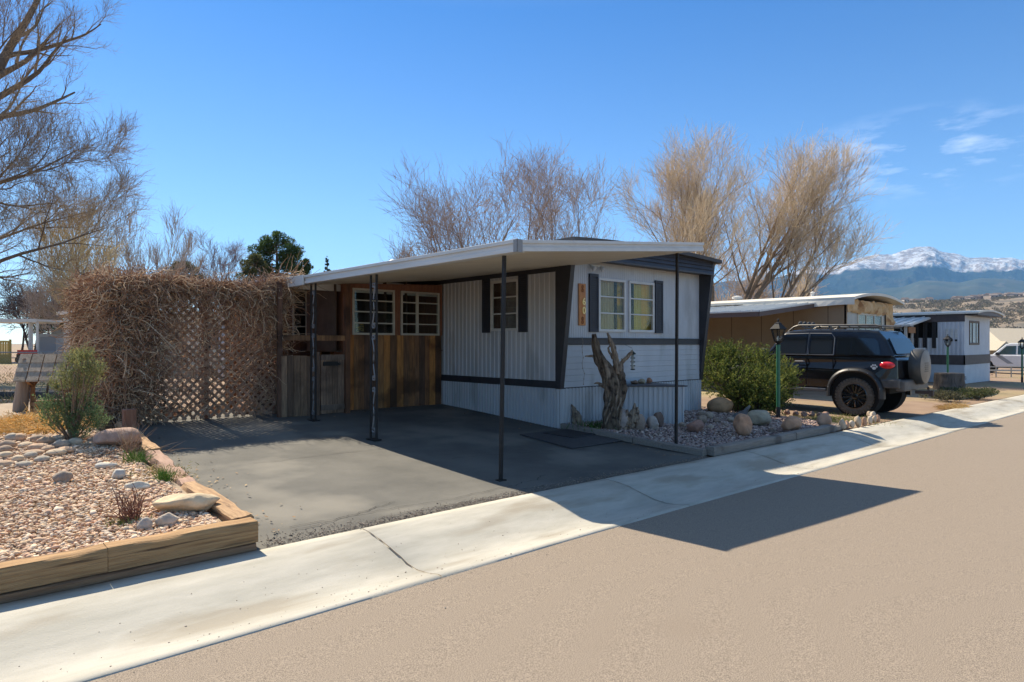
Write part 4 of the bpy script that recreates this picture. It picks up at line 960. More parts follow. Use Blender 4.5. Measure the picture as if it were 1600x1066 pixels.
# sapling at left
x, y, z, d = G(112, 690, bedz)
sap = thing('young_juniper', 'small feathery grey green juniper growing in the left gravel bed', 'bush', (x, y, z))
cl = []
for (u, v, r_) in [(80, 655, .16), (95, 665, .18), (115, 660, .18), (140, 650, .17), (150, 665, .15), (125, 680, .16), (100, 640, .13), (75, 640, .10), (130, 630, .14), (118, 605, .16), (105, 590, .14), (140, 600, .15), (128, 580, .14), (150, 585, .09), (118, 568, .08), (132, 562, .06), (92, 608, .10)]: cl.append((*C2W(u, d+rg.uniform(-.12, .12), v), r_*.72))
cl = np.array(cl); N = 1250; ix = rg.integers(0, len(cl), N); d_ = rg.normal(0, 1, (N, 3)); d_ /= np.linalg.norm(d_, axis=1, keepdims=True)
S = cl[ix, :3]+d_*cl[ix, 3:4]*rg.uniform(.2, .9, (N, 1)); mb = MB()
zc = (S[:, 2]-z)/1.1
sprays(mb, S[zc < .42], (d_*.5+[0, 0, .8])[zc < .42], rg.uniform(.08, .2, (zc < .42).sum()), 13, .028, [(.13, .19, .085), (.10, .16, .07), (.17, .22, .11)], 14, .3)
sprays(mb, S[zc >= .42], (d_*.5+[0, 0, .8])[zc >= .42], rg.uniform(.08, .2, (zc >= .42).sum()), 11, .026, [(.26, .25, .10), (.22, .23, .10), (.18, .21, .09)], 15, .3)
mb.build('foliage', leafm, sap)
mb = MB(); N = 60; S = np.tile([x, y, z-.02], (N, 1)); T_ = cl[rg.integers(0, len(cl), N), :3]; P, r = curves(N, S, T_-S, np.linalg.norm(T_-S, axis=1), 7, .12, 0, 3, .008, .003); mb.tubes(P, r, 4, np.tile([[.2, .14, .1]], (N, 1))); mb.build('stem', twigm, sap)
# dry twiggy shrub
x, y, z, d = G(206, 815, bedz)
mb = MB(); N = 46; S = np.tile([x, y, z-.01], (N, 1))+rg.normal(0, .03, (N, 3))*[1, 1, 0]; Dd = rg.normal(0, .5, (N, 3)); Dd[:, 2] = 1.0
P, r = curves(N, S, Dd, rg.uniform(.12, .32, N), 7, .25, .05, 8, .004, .0015); mb.tubes(P, r, 4, np.tile([[.20, .085, .055]], (N, 1)))
Pm = P[:, 3]; P2, r2 = curves(N, Pm, Dd+rg.normal(0, .6, (N, 3)), rg.uniform(.05, .14, N), 5, .3, .05, 9, .0025, .001); mb.tubes(P2, r2, 3, np.tile([[.22, .10, .06]], (N, 1)))
tag(mb.build('dry_shrub', twigm, origin='base'), 'small leafless red brown twiggy shrub in the left gravel', 'shrub')
def grass(name, cx, cy, cz_, rx_, ry_, N, h, cols, label, cat='grass tuft', seed=0, spread=.5, w_=.004, kind=None, zf=None):
    rg = np.random.default_rng(seed); S = np.stack([cx+rg.normal(0, rx_, N), cy+rg.normal(0, ry_, N), np.full(N, cz_)], -1)
    if zf is not None: S[:, 2] = zf(S[:, 0], S[:, 1])
    D = rg.normal(0, spread, (N, 3)); D[:, 2] = 1
    P, r = curves(N, S, D, rg.uniform(.5, 1, N)*h, 5, .2, -.15, seed, w_, w_*.2); mb = MB(); mb.tubes(P, r, 3, np.array(cols)[rg.integers(0, len(cols), N)]*rg.uniform(.8, 1.2, (N, 1)))
    o = mb.build(name, leafm, origin='base'); tag(o, label, cat if kind is None else None, kind=kind); return o
gr = [(.13, .24, .04), (.17, .30, .06), (.22, .30, .09)]; dry = [(.50, .40, .20), (.60, .48, .24), (.44, .33, .16)]
x, y, z, d = G(256, 752, bedz); grass('green_tuft', x, y, z, .035, .05, 90, .16, gr, 'bright green tuft of blades against the middle driveway timber', seed=1)
x, y, z, d = G(213, 722, bedz); grass('green_tuft', x, y, z, .05, .08, 110, .17, gr+[(.4, .4, .2)], 'pale green tuft beside the timber near the reddish slab', seed=2)
x, y, z, d = G(202, 705, bedz); grass('dry_stalks', x, y, z, .03, .06, 50, .42, [(.45, .30, .2), (.5, .4, .28)], 'tall bleached dry stalks next to the reddish slab', seed=3, spread=.35, w_=.003)
x, y, z, d = G(196, 818, bedz); grass('green_tuft', x, y, z, .07, .05, 110, .06, [(.28, .30, .10), (.22, .27, .08)], 'low yellow green weeds under the dry red twigs', seed=4)
x, y, z, d = G(235, 742, bedz); grass('dry_grass', x, y, z, .16, .2, 700, .06, dry+[(.35, .35, .14)], 'yellowed low grass growing along the middle of the left bed edge', kind='stuff', seed=5, spread=1.5, zf=bedz)
x, y, z, d = G(185, 712, bedz); grass('dry_vine_litter', x, y, z, .25, .10, 120, .35, [(.24, .16, .11), (.32, .22, .15)], 'grey brown runners of dead vine lying on the gravel', kind='stuff', seed=6, spread=3, zf=bedz)
x, y, z, d = G(60, 668, bedz)
rgx = np.random.default_rng(31)
def straw(name, cx, cy, rx_, ry_, hh, N, cols, label, zf, seed, tilt=0):
    rg = np.random.default_rng(seed); a = rg.uniform(0, 2*np.pi, N); q = np.sqrt(rg.random(N)); X = cx+rx_*q*np.cos(a); Y = cy+ry_*q*np.sin(a)
    Z = zf(X, Y)+hh*(1-q**2)*rg.random(N)**.4; D = rg.normal(0, 1, (N, 3)); D[:, 2] *= .35
    P, r = curves(N, np.stack([X, Y, Z], -1), D, rg.uniform(.08, .22, N), 4, .3, -.2, seed, .003, .002); mb = MB(); mb.tubes(P, r, 3, np.array(cols)[rg.integers(0, len(cols), N)]*rg.uniform(.8, 1.2, (N, 1)))
    tag(mb.build(name, leafm, origin='base'), label, kind='stuff')
straw('straw_mulch', x+.05, y+.1, .62, .75, .13, 4200, [(.78, .54, .20), (.88, .66, .30), (.62, .42, .15), (.80, .62, .34)], 'golden straw mulch heaped behind the small juniper', bedz, 3)
x, y, z, d = G(1490, 636); straw('straw_heap', x, y, .75, .28, .05, 900, [(.55, .38, .15), (.62, .45, .22)], 'yellow dry straw strewn by the stump across the driveway', gz, 5)
x, y, z, d = G(930, 668, pz_); grass('daylily_shoots', x, y, z, .22, .16, 150, .16, [(.07, .15, .035), (.10, .19, .045)], 'green daylily shoots sprouting beside the driftwood', cat='plant', seed=7, w_=.006)
x, y, z, d = G(1292, 655); grass('grass_patch', x, y, z, .5, .45, 2600, .05, [(.20, .26, .06), (.28, .31, .10), (.35, .33, .14)], 'small patch of short green grass behind the planter end stones', kind='stuff', seed=8, spread=.8, zf=gz)

# ------------------------------------------------------------------ weathered log, wishing well, wheel, hose
lg = MB(); x0_, y0_, z0_, d0_ = G(34, 642, bedz)
ribbed(lg, [D_(32, 644), D_(34, 620), D_(37, 598), D_(38, 585), D_(38, 573), D_(38, 560)], [.095, .09, .088, .07, .05, .022], 16, ribs=.10, seed=40, twist=.4)
tag(lg.build('log_post', pm('grey_brown_log', (.24, .17, .125), (.36, .27, .20), 6, rough=.9, stretch=(5, 5, .5), bump=.6, bscale=16), smooth='full', origin='base'), 'leaning split log standing upright at the left of the shingled well roof', 'log')
x0_, y0_, z0_, d0_ = G(80, 640, bedz)
wl = thing('wishing_well', 'small wooden wishing well with a grey shingle roof beside the vine', 'wishing well', (x0_, y0_, z0_))
C0 = np.array((x0_, y0_, 0)); zr = z0_
shm = pm('grey_shingle', (.26, .205, .15), (.42, .34, .26), 8, rough=.9, stretch=(3, 3, 1), attr=True, bump=.4, bscale=25)
orw = pm('orange_brown_wood', (.30, .13, .05), (.40, .20, .09), 6, rough=.8, stretch=(4, 4, .7), bump=.3, bscale=18)
ax_ = np.array((cs, -sn, 0))*.92+np.array((sn, cs, 0))*.38; ax_ /= np.linalg.norm(ax_); bx2 = np.array((-ax_[1], ax_[0], 0))  # ridge axis ~ across the view, slope towards the viewer
ridge_z = z0_+.86; eave_z = z0_+.47; RL = .40; RW = .36
mb = MB()
for sgn_ in (-1, 1):
    for row in range(3):
        t0 = row/3; t1 = (row+1)/3+.04
        for k in range(5):
            q0 = -RL+2*RL*k/5+.006; q1 = -RL+2*RL*(k+1)/5-.006; V = []
            for q, t, h in ((q0, t0, 0), (q1, t0, 0), (q1, t1, 0), (q0, t1, 0), (q0, t0, .008), (q1, t0, .008), (q1, t1, .022), (q0, t1, .022)):
                p = C0+ax_*q+bx2*sgn_*RW*t; V.append((p[0], p[1], ridge_z-(ridge_z-eave_z)*t+h))
            g_ = random.uniform(.8, 1.25); mb.add(V, [(0, 1, 2, 3), (4, 5, 6, 7), (0, 1, 5, 4), (2, 3, 7, 6), (1, 2, 6, 5), (3, 0, 4, 7)], (g_, g_, g_))
mb.build('shingle_roof', shm, wl)
mb = MB()
for q in (-.24, .24):
    a = C0+ax_*q; mb.beam((a[0], a[1], z0_-.05), (a[0], a[1], ridge_z-.03), .06, .06)
    for s_ in (-1, 1):
        e_ = a+bx2*s_*.26; mb.beam((a[0], a[1], z0_+.38), (e_[0], e_[1], z0_+.46), .045, .045); 
        e_ = a+bx2*s_*.30; mb.beam((a[0], a[1], ridge_z-.03), (e_[0], e_[1], eave_z+.0), .05, .03)
mb.build('frame', orw, wl)
mb = MB()
for k in range(8):
    a = C0+ax_*(.26*math.cos(k*math.pi/4))+bx2*(.26*math.sin(k*math.pi/4)); b = C0+ax_*(.26*math.cos((k+1)*math.pi/4))+bx2*(.26*math.sin((k+1)*math.pi/4))
    for zz in (.02, .10): mb.beam((a[0], a[1], z0_+zz), (b[0], b[1], z0_+zz), .035, .06)
mb.build('basin', orw, wl)
# wheel leaning behind
x, y, z, d = G(55, 640, bedz); x += .6*sn; y += .6*cs
whl = thing('wagon_wheel', 'dark spoked wheel propped behind the wishing well', 'wheel', (x, y, z))
M_ = rot(R(80), 0, -.9)
mb = MB(); P = [M_ @ np.array((.27*math.cos(a), .27*math.sin(a), 0))+np.array((x, y, z+.27)) for a in np.linspace(0, 2*np.pi, 33)]; mb.tube(P, .016, 6); mb.build('rim', pm('dark_tyre', (.06, .05, .045), rough=.8), whl, smooth='full')
mb = MB()
for a in np.linspace(0, 2*np.pi, 13)[:-1]: mb.tube([np.array((x, y, z+.27)), M_ @ np.array((.26*math.cos(a), .26*math.sin(a), 0))+np.array((x, y, z+.27))], .005, 4)
mb.lathe([(.03, -.04), (.03, .04)], (x, y, z+.27), 10, M_); mb.build('spoke', MATS['dark_tyre'], whl)
# ------------------------------------------------------------------ lamp posts
def lamp(u, base, label, first=None, h=1.92, green=(.015, .10, .045)):
    x, y, z = base
    if first is not None: return dup(first, (x, y, z), .6, label)
    t = thing('lamp_post', label, 'lamp post', (0, 0, 0), 'green garden lamp posts along the street')
    gp = pm('green_post_paint', (.018, .115, .055), (.03, .15, .08), 6, rough=.45)
    mb = MB(); mb.lathe([(.038, 0), (.036, h*.76)], (0, 0, 0), 12); mb.lathe([(.042, h*.74), (.03, h*.765), (.02, h*.78)], (0, 0, 0), 12); mb.build('pole', gp, t, smooth=True, local=True)
    mb = MB(); mb.lathe([(.043, 0), (.043, .22), (.038, .24)], (0, 0, 0), 12); mb.build('base_sleeve', iron, t, smooth=True, local=True)
    lm = MB(); z0 = h*.755; LS = 1.28
    lm.lathe([(.02, 0), (.045, .015), (.03, .03), (.055, .05), (.06, .06)], (0, 0, z0), 12)
    lm.lathe([(.125, 0), (.13, .012), (.055, .085), (.05, .10), (.015, .115), (.01, .14), (.018, .15), (.004, .175)], (0, 0, z0+.235), 6)
    for k in range(6):
        a = math.pi*k/3; lm.beam((.058*math.cos(a), .058*math.sin(a), z0+.055), (.108*math.cos(a), .108*math.sin(a), z0+.24), .012, .012)
    lm.V = [(v-[0, 0, z0])*LS+[0, 0, z0] for v in lm.V]; lo = lm.build('lantern', iron, t, local=True)
    g = MB(); g.lathe([(.053, 0), (.100, .175)], (0, 0, z0+.06), 6, cap=False); g.V = [(v-[0, 0, z0])*LS+[0, 0, z0] for v in g.V]; g.build('lantern_glass', glass_mat('lantern_glass', (.82, .84, .82)), lo, local=True)
    b = MB(); b.lathe([(.02, 0), (.022, .04), (.03, .07), (.02, .10), (.004, .115)], (0, 0, z0+.06), 12); b.build('bulb', pm('bulb_glass', (.75, .73, .66), rough=.3), lo, local=True, smooth=True)
    t.location = (x, y, z); t.rotation_euler = (0, 0, .6); return t
x, y, z, d = G(1216, 655, pz_)
l1 = lamp(0, (x, y, z), 'nearest green lamp post, standing in the planter before the juniper bush')
x, y = C2W(1481, 26.0); lamp(0, (x, y, -.09), 'green lamp post rising behind the stump by the white mobile home', l1)
x, y = C2W(1597, 29.0); lamp(0, (x, y, -.20), 'green lamp post at the right edge in front of the white pickup', l1)

# ------------------------------------------------------------------ black off-road vehicle, local x forward, y left
carblk = pm('black_car_paint', (.006, .006, .008), (.010, .010, .012), 3, rough=.2, coat=.3, spec=.4)
matteblk = pm('matte_black_plastic', (.022, .023, .025), (.035, .035, .036), 12, rough=.6)
carglass = pm('tinted_glass', (.010, .014, .018), rough=.05, spec=.8)
tyre_m = pm('tyre_rubber', (.05, .045, .038), (.10, .09, .075), 30, rough=.85, bump=.3, bscale=80)
def make_wheel(par, x, yc, side, r=.41, wd=.29, rim=.275, rough_tread=True, rimm=None, name='wheel', nsp=8):
    M_ = rot(R(90)*(-side), 0, 0); c = (x, yc, r)
    w_ = MB(); w_.lathe([(rim, -wd/2+.02), (rim+.04, -wd/2), (r-.05, -wd/2), (r-.012, -wd/2+.03), (r-.012, wd/2-.03), (r-.05, wd/2), (rim+.04, wd/2), (rim, wd/2-.02)], c, 40, M_, cap=False)
    if rough_tread:
        for k in range(34):
            a = 2*math.pi*k/34
            for s_ in (-1, 1):
                aa = a+(.09 if s_ > 0 else 0); Mk = M_ @ rot(0, 0, aa); w_.box(r-.03, r+.004, -.028, .028, s_*wd*.30-.055, s_*wd*.30+.055, M=Mk, c=c)
                w_.box(r-.07, r-.006, -.024, .024, s_*(wd/2-.004)-.008, s_*(wd/2-.004)+.008, M=Mk, c=c)
    wo_ = w_.build(name, tyre_m, par, smooth=True, local=True)
    rm = MB(); rimm = rimm or pm('gloss_black_rim', (.01, .01, .011), rough=.2, coat=.5)
    rm.lathe([(rim+.006, wd/2-.015), (rim-.012, wd/2-.01), (rim-.022, wd/2-.05), (rim-.03, 0), (.02, -.02)], c, 40, M_, cap=False)
    for k in range(nsp):
        for o_ in (-.13, .13):
            Mk = M_ @ rot(0, 0, 2*math.pi*k/nsp+o_); rm.add(np.array([(.06, -.012, wd/2-.06), (.06, .012, wd/2-.06), (rim-.015, .014+o_*.12, wd/2-.025), (rim-.015, -.014+o_*.12, wd/2-.025), (.06, -.012, wd/2-.085), (.06, .012, wd/2-.085), (rim-.015, .014+o_*.12, wd/2-.05), (rim-.015, -.014+o_*.12, wd/2-.05)]) @ Mk.T+np.array(c), [(0, 1, 2, 3), (0, 4, 5, 1), (1, 5, 6, 2), (2, 6, 7, 3), (3, 7, 4, 0)])
    rm.lathe([(.07, wd/2-.09), (.07, wd/2-.055), (.045, wd/2-.05), (.04, wd/2-.02), (.002, wd/2-.018)], c, 20, M_)
    rm.build('rim', rimm, wo_, smooth=True, local=True)
    sp = MB()
    for k in range(nsp):
        Mk = M_ @ rot(0, 0, 2*math.pi*k/nsp); sp.box(.09, rim-.035, -.008, .008, wd/2-.047, wd/2-.030, M=Mk @ rot(0, 0, .07), c=c)
        sp.lathe([(.006, wd/2-.02), (.006, wd/2-.012)], (np.array(c)+Mk @ np.array((rim-.012, 0, 0))), 6, M_)
    sp.build('spoke_highlight', chrome, wo_, local=True)
    return wo_
def loft(mb, rings, close=True, col=None):
    n = len(rings[0]); V = [p for r_ in rings for p in r_]; Fc = []
    for i in range(len(rings)-1):
        for k in range(n): Fc.append((i*n+k, i*n+(k+1) % n, (i+1)*n+(k+1) % n, (i+1)*n+k))
    Fc += [tuple(range(n-1, -1, -1)), tuple((len(rings)-1)*n+k for k in range(n))]; mb.add(V, Fc, col)
suv = thing('off_road_vehicle', 'black lifted off-road vehicle with roof rack and rear spare wheel parked nose in', 'car', (0, 0, 0))
WB = 2.69; gnd = .0; LF = .10
def archpts(cx_, r, zb_, n=9, a0=25, a1=155): return [(cx_+r*math.cos(R(a)), .42+LF*.4+r*math.sin(R(a))) for a in np.linspace(a0, a1, n)]
# lower body profile (x,z) with arches; rear axle x=0
zs0, zs1 = .62, 1.20
low = [(-.86, .72), (-.84, 1.22), (-.78, 1.30), (2.25, 1.30), (2.50, 1.27), (3.42, 1.19), (3.52, 1.08), (3.54, .70), (3.30, .60), (3.24, .62)]
low += [(WB+.52*math.cos(R(a)), .46+.52*math.sin(R(a))) for a in np.linspace(18, 162, 10)]
low += [(WB-.54, .56), (.58, .56)]
low += [(.52*math.cos(R(a)), .46+.52*math.sin(R(a))) for a in np.linspace(18, 162, 10)]
low += [(-.56, .62)]
for cxx in (0, WB):
    for s_ in (-1, 1):
        wm_ = MB(); wm_.lathe([(.515, .0), (.515, .34)], (cxx, s_*.88 if s_ < 0 else s_*.54, .46), 28, rot(R(-90))); wm_.box(cxx-.5, cxx+.5, min(s_*.5, s_*.56), max(s_*.5, s_*.56), .5, 1.2); wm_.build('wheel_well', pm('well_black', (.006, .006, .006), rough=1), suv, local=True)
body = MB()
def bodyside(x, z): # half width at point
    h = .90-.05*max(0, (z-1.0)/.3)**1.5-.03*max(0, (.8-z)/.3)
    if x > 2.9: h -= .10*((x-2.9)/.65)**2
    if x < -.5: h -= .05*((-.5-x)/.36)**2
    return h
n = len(low); V = []
for s_ in (-1, 1):
    for (x, z) in low: V.append((x, s_*bodyside(x, z), z))
import bmesh
body.add(V, [tuple(range(n-1, -1, -1)), tuple(range(n, 2*n))]+[(i, (i+1) % n, n+(i+1) % n, n+i) for i in range(n)])
bo = body.build('body', carblk, suv, local=True, bevel=.03)
# greenhouse: loft of side profile, narrowing upwards
gh = [(-.80, 1.28), (-.62, 1.66), (-.44, 1.86), (-.2, 1.90), (1.1, 1.93), (1.55, 1.90), (1.72, 1.84), (2.12, 1.30)]
def ghw(z): return .87-.13*((z-1.28)/.62)
V = []; n = len(gh)
for s_ in (-1, 1):
    for (x, z) in gh: V.append((x, s_*ghw(z), z))
cab = MB(); cab.add(V, [tuple(range(n-1, -1, -1)), tuple(range(n, 2*n))]+[(i, (i+1) % n, n+(i+1) % n, n+i) for i in range(n)])
cab.build('cabin', carblk, suv, local=True, bevel=.05)
def sidewin(name, poly, par=suv, mat=carglass, off=.008, wf=ghw, sides=(1, -1), th=.01, wfx=None):
    for s_ in sides:
        mb = MB(); V = []
        for o_ in (off, off-th):
            for (x, z) in poly:
                wv = wfx(x, z) if wfx else wf(z); V.append((x, s_*(wv+o_), z))
        n = len(poly); mb.add(V, [tuple(range(n)), tuple(range(2*n-1, n-1, -1))]+[(i, (i+1) % n, n+(i+1) % n, n+i) for i in range(n)]); mb.build(name, mat, par, local=True)
sidewin('front_window', [(1.12, 1.36), (1.95, 1.36), (1.66, 1.74), (1.60, 1.77), (1.12, 1.79)])
sidewin('rear_window', [(.52, 1.36), (1.0, 1.36), (1.0, 1.79), (.58, 1.78), (.52, 1.70)])
sidewin('quarter_window', [(-.52, 1.34), (.42, 1.34), (.42, 1.74), (-.38, 1.70), (-.46, 1.62)], off=.006)
mb = MB(); mb.add([(-.805+.03, -.70, 1.36), (-.805+.03, .70, 1.36), (-.60, .62, 1.74), (-.60, -.62, 1.74)], [(0, 3, 2, 1)])
V = np.array([(-.775, -.70, 1.36), (-.775, .70, 1.36), (-.612, .64, 1.70), (-.612, -.64, 1.70)]); mb = MB(); mb.add(np.vstack([V+[-.02, 0, .006], V+[0.01, 0, .0]]), [(0, 1, 2, 3), (7, 6, 5, 4), (0, 4, 5, 1), (1, 5, 6, 2), (2, 6, 7, 3), (3, 7, 4, 0)]); mb.build('back_window', carglass, suv, local=True)
V = np.array([(2.02, -.72, 1.38), (2.02, .72, 1.38), (1.74, .64, 1.78), (1.74, -.64, 1.78)]); mb = MB(); mb.add(np.vstack([V+[.035, 0, .0], V+[0.0, 0, .0]]), [(0, 1, 2, 3), (7, 6, 5, 4), (0, 4, 5, 1), (1, 5, 6, 2), (2, 6, 7, 3), (3, 7, 4, 0)]); mb.build('windscreen', carglass, suv, local=True)
trimg = pm('car_grey_trim', (.10, .11, .125), rough=.4)
for s_ in (1, -1):
    mb = MB(); 
    for pl in ([(1.07, 1.33), (2.0, 1.33), (1.70, 1.78), (1.62, 1.82), (1.07, 1.83), (1.07, 1.33)], [(.47, 1.33), (1.045, 1.33), (1.045, 1.83), (.55, 1.82), (.47, 1.72), (.47, 1.33)]):
        mb.tube([(x, s_*(ghw(z)+.006), z) for x, z in pl], .012, 5)
    mb.build('window_trim', trimg, suv, local=True)
    # fender flares
    for cxx in (0, WB):
        mb = MB(); ri, ro = .495, .585; V = []; A_ = np.linspace(-8, 188, 22)
        for a in A_:
            ca, sa = math.cos(R(a)), math.sin(R(a)); sq = 1+.05*abs(math.sin(2*R(a)))
            for rr, yy in ((ri, .80), (ri, .97), (ri+.03, .985), (ro-.02, .96), (ro, .90), (ro, .80)): V.append((cxx+rr*ca*sq*1.03, s_*yy, .46+rr*sa*sq))
        k = 6; m_ = len(A_); Fc = [(i*k+j, i*k+(j+1) % k, (i+1)*k+(j+1) % k, (i+1)*k+j) for i in range(m_-1) for j in range(k)]+[tuple(range(k-1, -1, -1)), tuple((m_-1)*k+j for j in range(k))]
        mb.add(V, Fc); fo = mb.build('fender_flare', pm('flare_black', (.010, .011, .013), rough=.45), suv, local=True, smooth=True)
        mb = MB()
        for a in np.linspace(15, 165, 8): mb.lathe([(.012, 0), (.008, .008), (.002, .01)], (cxx+.565*math.cos(R(a)), s_*.972, .46+.565*math.sin(R(a))), 8, rot(-R(90)*s_))
        mb.build('flare_bolt', chrome, fo, local=True)
    mb = MB(); mb.box(.62, 2.1, s_*.83-.05, s_*.83+.09 if s_ > 0 else s_*.83+.05, .50, .56) if s_ > 0 else mb.box(.62, 2.1, -.92, -.78, .50, .56)
    mb.build('running_board', trimg, suv, local=True, bevel=.015)
    mb = MB(); mb.tube([(1.12, s_*.895, 1.17), (1.14, s_*.93, 1.175), (1.32, s_*.93, 1.175), (1.34, s_*.895, 1.17)], .016, 6); mb.build('door_handle', pm('grey_handle', (.25, .25, .26), rough=.35), suv, local=True)
    mb = MB(); mb.box(1.078, 1.084, s_*.9-.02, s_*.905+.0 if s_ > 0 else -.88, .66, 1.29) if False else mb.box(1.078, 1.086, min(s_*.86, s_*.904), max(s_*.86, s_*.904), .62, 1.22); mb.box(.47, .478, min(s_*.86, s_*.904), max(s_*.86, s_*.904), .98, 1.24); mb.build('door_gap', pm('gap_black', (.002, .002, .002), rough=1), suv, local=True)
    # lamps
    mb = MB(); mb.lathe([(.002, -.02), (.06, -.015), (.085, 0), (.092, .02)], (0, 0, 0), 20)
    V = mb.V[0]; V = V*np.array([1.0, 1, 1]); V = V @ rot(0, 0, 0).T; V = np.stack([-.66+V[:, 0]*1.7, s_*(.885-V[:, 2]*.9), 1.12+V[:, 1]*.85], -1); mb.V[0] = V
    mb.build('tail_light', pm('red_lens', (.55, .01, .02), (.7, .03, .04), 20, rough=.12, coat=.6), suv, local=True, smooth='full')
    mb = MB(); mb.lathe([(.075, 0), (.07, .03), (.01, .045)], (3.53, s_*.62, 1.0), 18, rot(0, R(90))); mb.build('headlight', chrome, suv, local=True, smooth=True)
    mb = MB(); mb.box(1.98, 2.12, min(s_*.90, s_*1.08), max(s_*.90, s_*1.08), 1.30, 1.48); mb.build('mirror', matteblk, suv, local=True, bevel=.03)
# bumpers
mb = MB(); mb.box(-.98, -.80, -.80, .80, .56, .80); mb.box(-.9, -.5, -.88, -.70, .62, .82); mb.box(-.9, -.5, .70, .88, .62, .82); mb.build('rear_bumper', pm('worn_grey_plastic', (.05, .05, .05), (.11, .10, .095), 5, rough=.5), suv, local=True, bevel=.03)
mb = MB(); mb.box(3.45, 3.68, -.82, .82, .56, .84); mb.build('front_bumper', matteblk, suv, local=True, bevel=.04)
mb = MB(); mb.box(3.52, 3.56, -.5, .5, .90, 1.10); mb.build('grille', pm('grille', (.12, .12, .12), rough=.5), suv, local=True, bevel=.01)
mb = MB(); mb.box(-.6, 3.3, -.55, .55, .48, .66); mb.lathe([(.05, -.75), (.05, .75)], (0, 0, .42), 10, rot(R(90))); mb.lathe([(.13, -.1), (.16, 0), (.13, .1)], (0, .2, .42), 14, rot(R(90))); mb.lathe([(.05, -.75), (.05, .75)], (WB, 0, .42), 10, rot(R(90))); mb.build('underbody', pm('chassis', (.015, .014, .013), rough=.9), suv, local=True)
mb = MB(); mb.box(-1.22, -.95, -.035, .035, .48, .55); mb.lathe([(.03, 0), (.02, .03), (.03, .06), (.001, .09)], (-1.20, 0, .56), 10); mb.box(-1.3, -1.22, -.05, .05, .44, .56); mb.build('tow_hitch', pm('rusty_steel', (.08, .05, .04), rough=.7), suv, local=True)
# spare wheel with cover
sp = MB(); My = rot(0, R(-90), 0); sp.lathe([(.30, -.02), (.385, 0), (.40, .05), (.40, .19), (.37, .235), (.20, .245), (.19, .245), (.002, .25)], (-.90, -.05, 1.08), 44, My)
so = sp.build('spare_wheel_cover', pm('spare_cover_vinyl', (.035, .036, .035), (.06, .058, .055), 6, rough=.45), suv, local=True, smooth=True)
sp = MB(); sp.lathe([(.365, .2365), (.36, .2395), (.002, .2545)], (-.90, -.05, 1.08), 44, My); sp.build('cover_face', pm('dusty_cover_face', (.20, .165, .13), (.27, .225, .18), 5, rough=.5), so, local=True, smooth=True)
mb = MB()
for k in range(5): mb.box(-1.157, -1.150, -.17, .07-.02*(k % 2), 1.16-.045*k-.012, 1.16-.045*k+.010)
mb.build('cover_print', pm('faded_print', (.14, .115, .09), rough=.6), so, local=True)
for (x, yc, s_) in ((0, .80, 1), (0, -.80, -1), (WB, .80, 1), (WB, -.80, -1)): make_wheel(suv, x, yc, s_)
# roof rack
rk_ = MB()
for s_ in (-1, 1):
    rk_.tube([(1.62, s_*.66, 1.88), (1.48, s_*.66, 1.99), (1.35, s_*.66, 2.03), (-.35, s_*.66, 2.00), (-.48, s_*.66, 1.97)], .020, 8)
    rk_.tube([(1.05, s_*.60, 1.93), (.95, s_*.60, 1.98), (-.45, s_*.60, 1.95), (-.50, s_*.60, 1.88)], .016, 6)
    for xx in (1.2, .6, 0, -.45): rk_.tube([(xx, s_*.66, 1.88), (xx, s_*.66, 2.01)], .013, 6)
for xx in np.linspace(-.42, 1.3, 9): rk_.tube([(xx, -.66, 1.985), (xx, .66, 1.985)], .012, 6)
ro_ = rk_.build('roof_rack', pm('rack_metal', (.14, .13, .115), rough=.4, metal=.4), suv, local=True, smooth='full')
for yy in (-.36, -.12, .12, .36):
    mb = MB(); mb.lathe([(.03, 0), (.062, .02), (.066, .05), (.05, .07)], (1.42, yy, 2.07), 16, rot(0, R(90), 0)); mb.build('rack_lamp', matteblk, ro_, local=True, smooth=True)
# paw decal
mb = MB()
def disc(mb, cx_, cz_, rx_, rz_, yy):
    n = 14; V = [(cx_+rx_*math.cos(2*math.pi*k/n), yy, cz_+rz_*math.sin(2*math.pi*k/n)) for k in range(n)]+[(cx_+rx_*math.cos(2*math.pi*k/n), yy+.003, cz_+rz_*math.sin(2*math.pi*k/n)) for k in range(n)]
    mb.add(V, [tuple(range(n)), tuple(range(2*n-1, n-1, -1))]+[(k, (k+1) % n, n+(k+1) % n, n+k) for k in range(n)])
disc(mb, -.40, 1.05, .040, .032, .888)
for k, (a_, b_) in enumerate(((-.055, .02), (-.022, .05), (.022, .05), (.055, .02))): disc(mb, -.40+a_, 1.065+b_, .017, .022, .886)
mb.build('paw_decal', pm('white_decal', (.6, .6, .6), rough=.5), suv, local=True)
sx_, sy_ = 16.52, 5.80
suv.location = (sx_, sy_, float(gz(sx_, sy_))-.0); suv.rotation_euler = (0, 0, R(90))

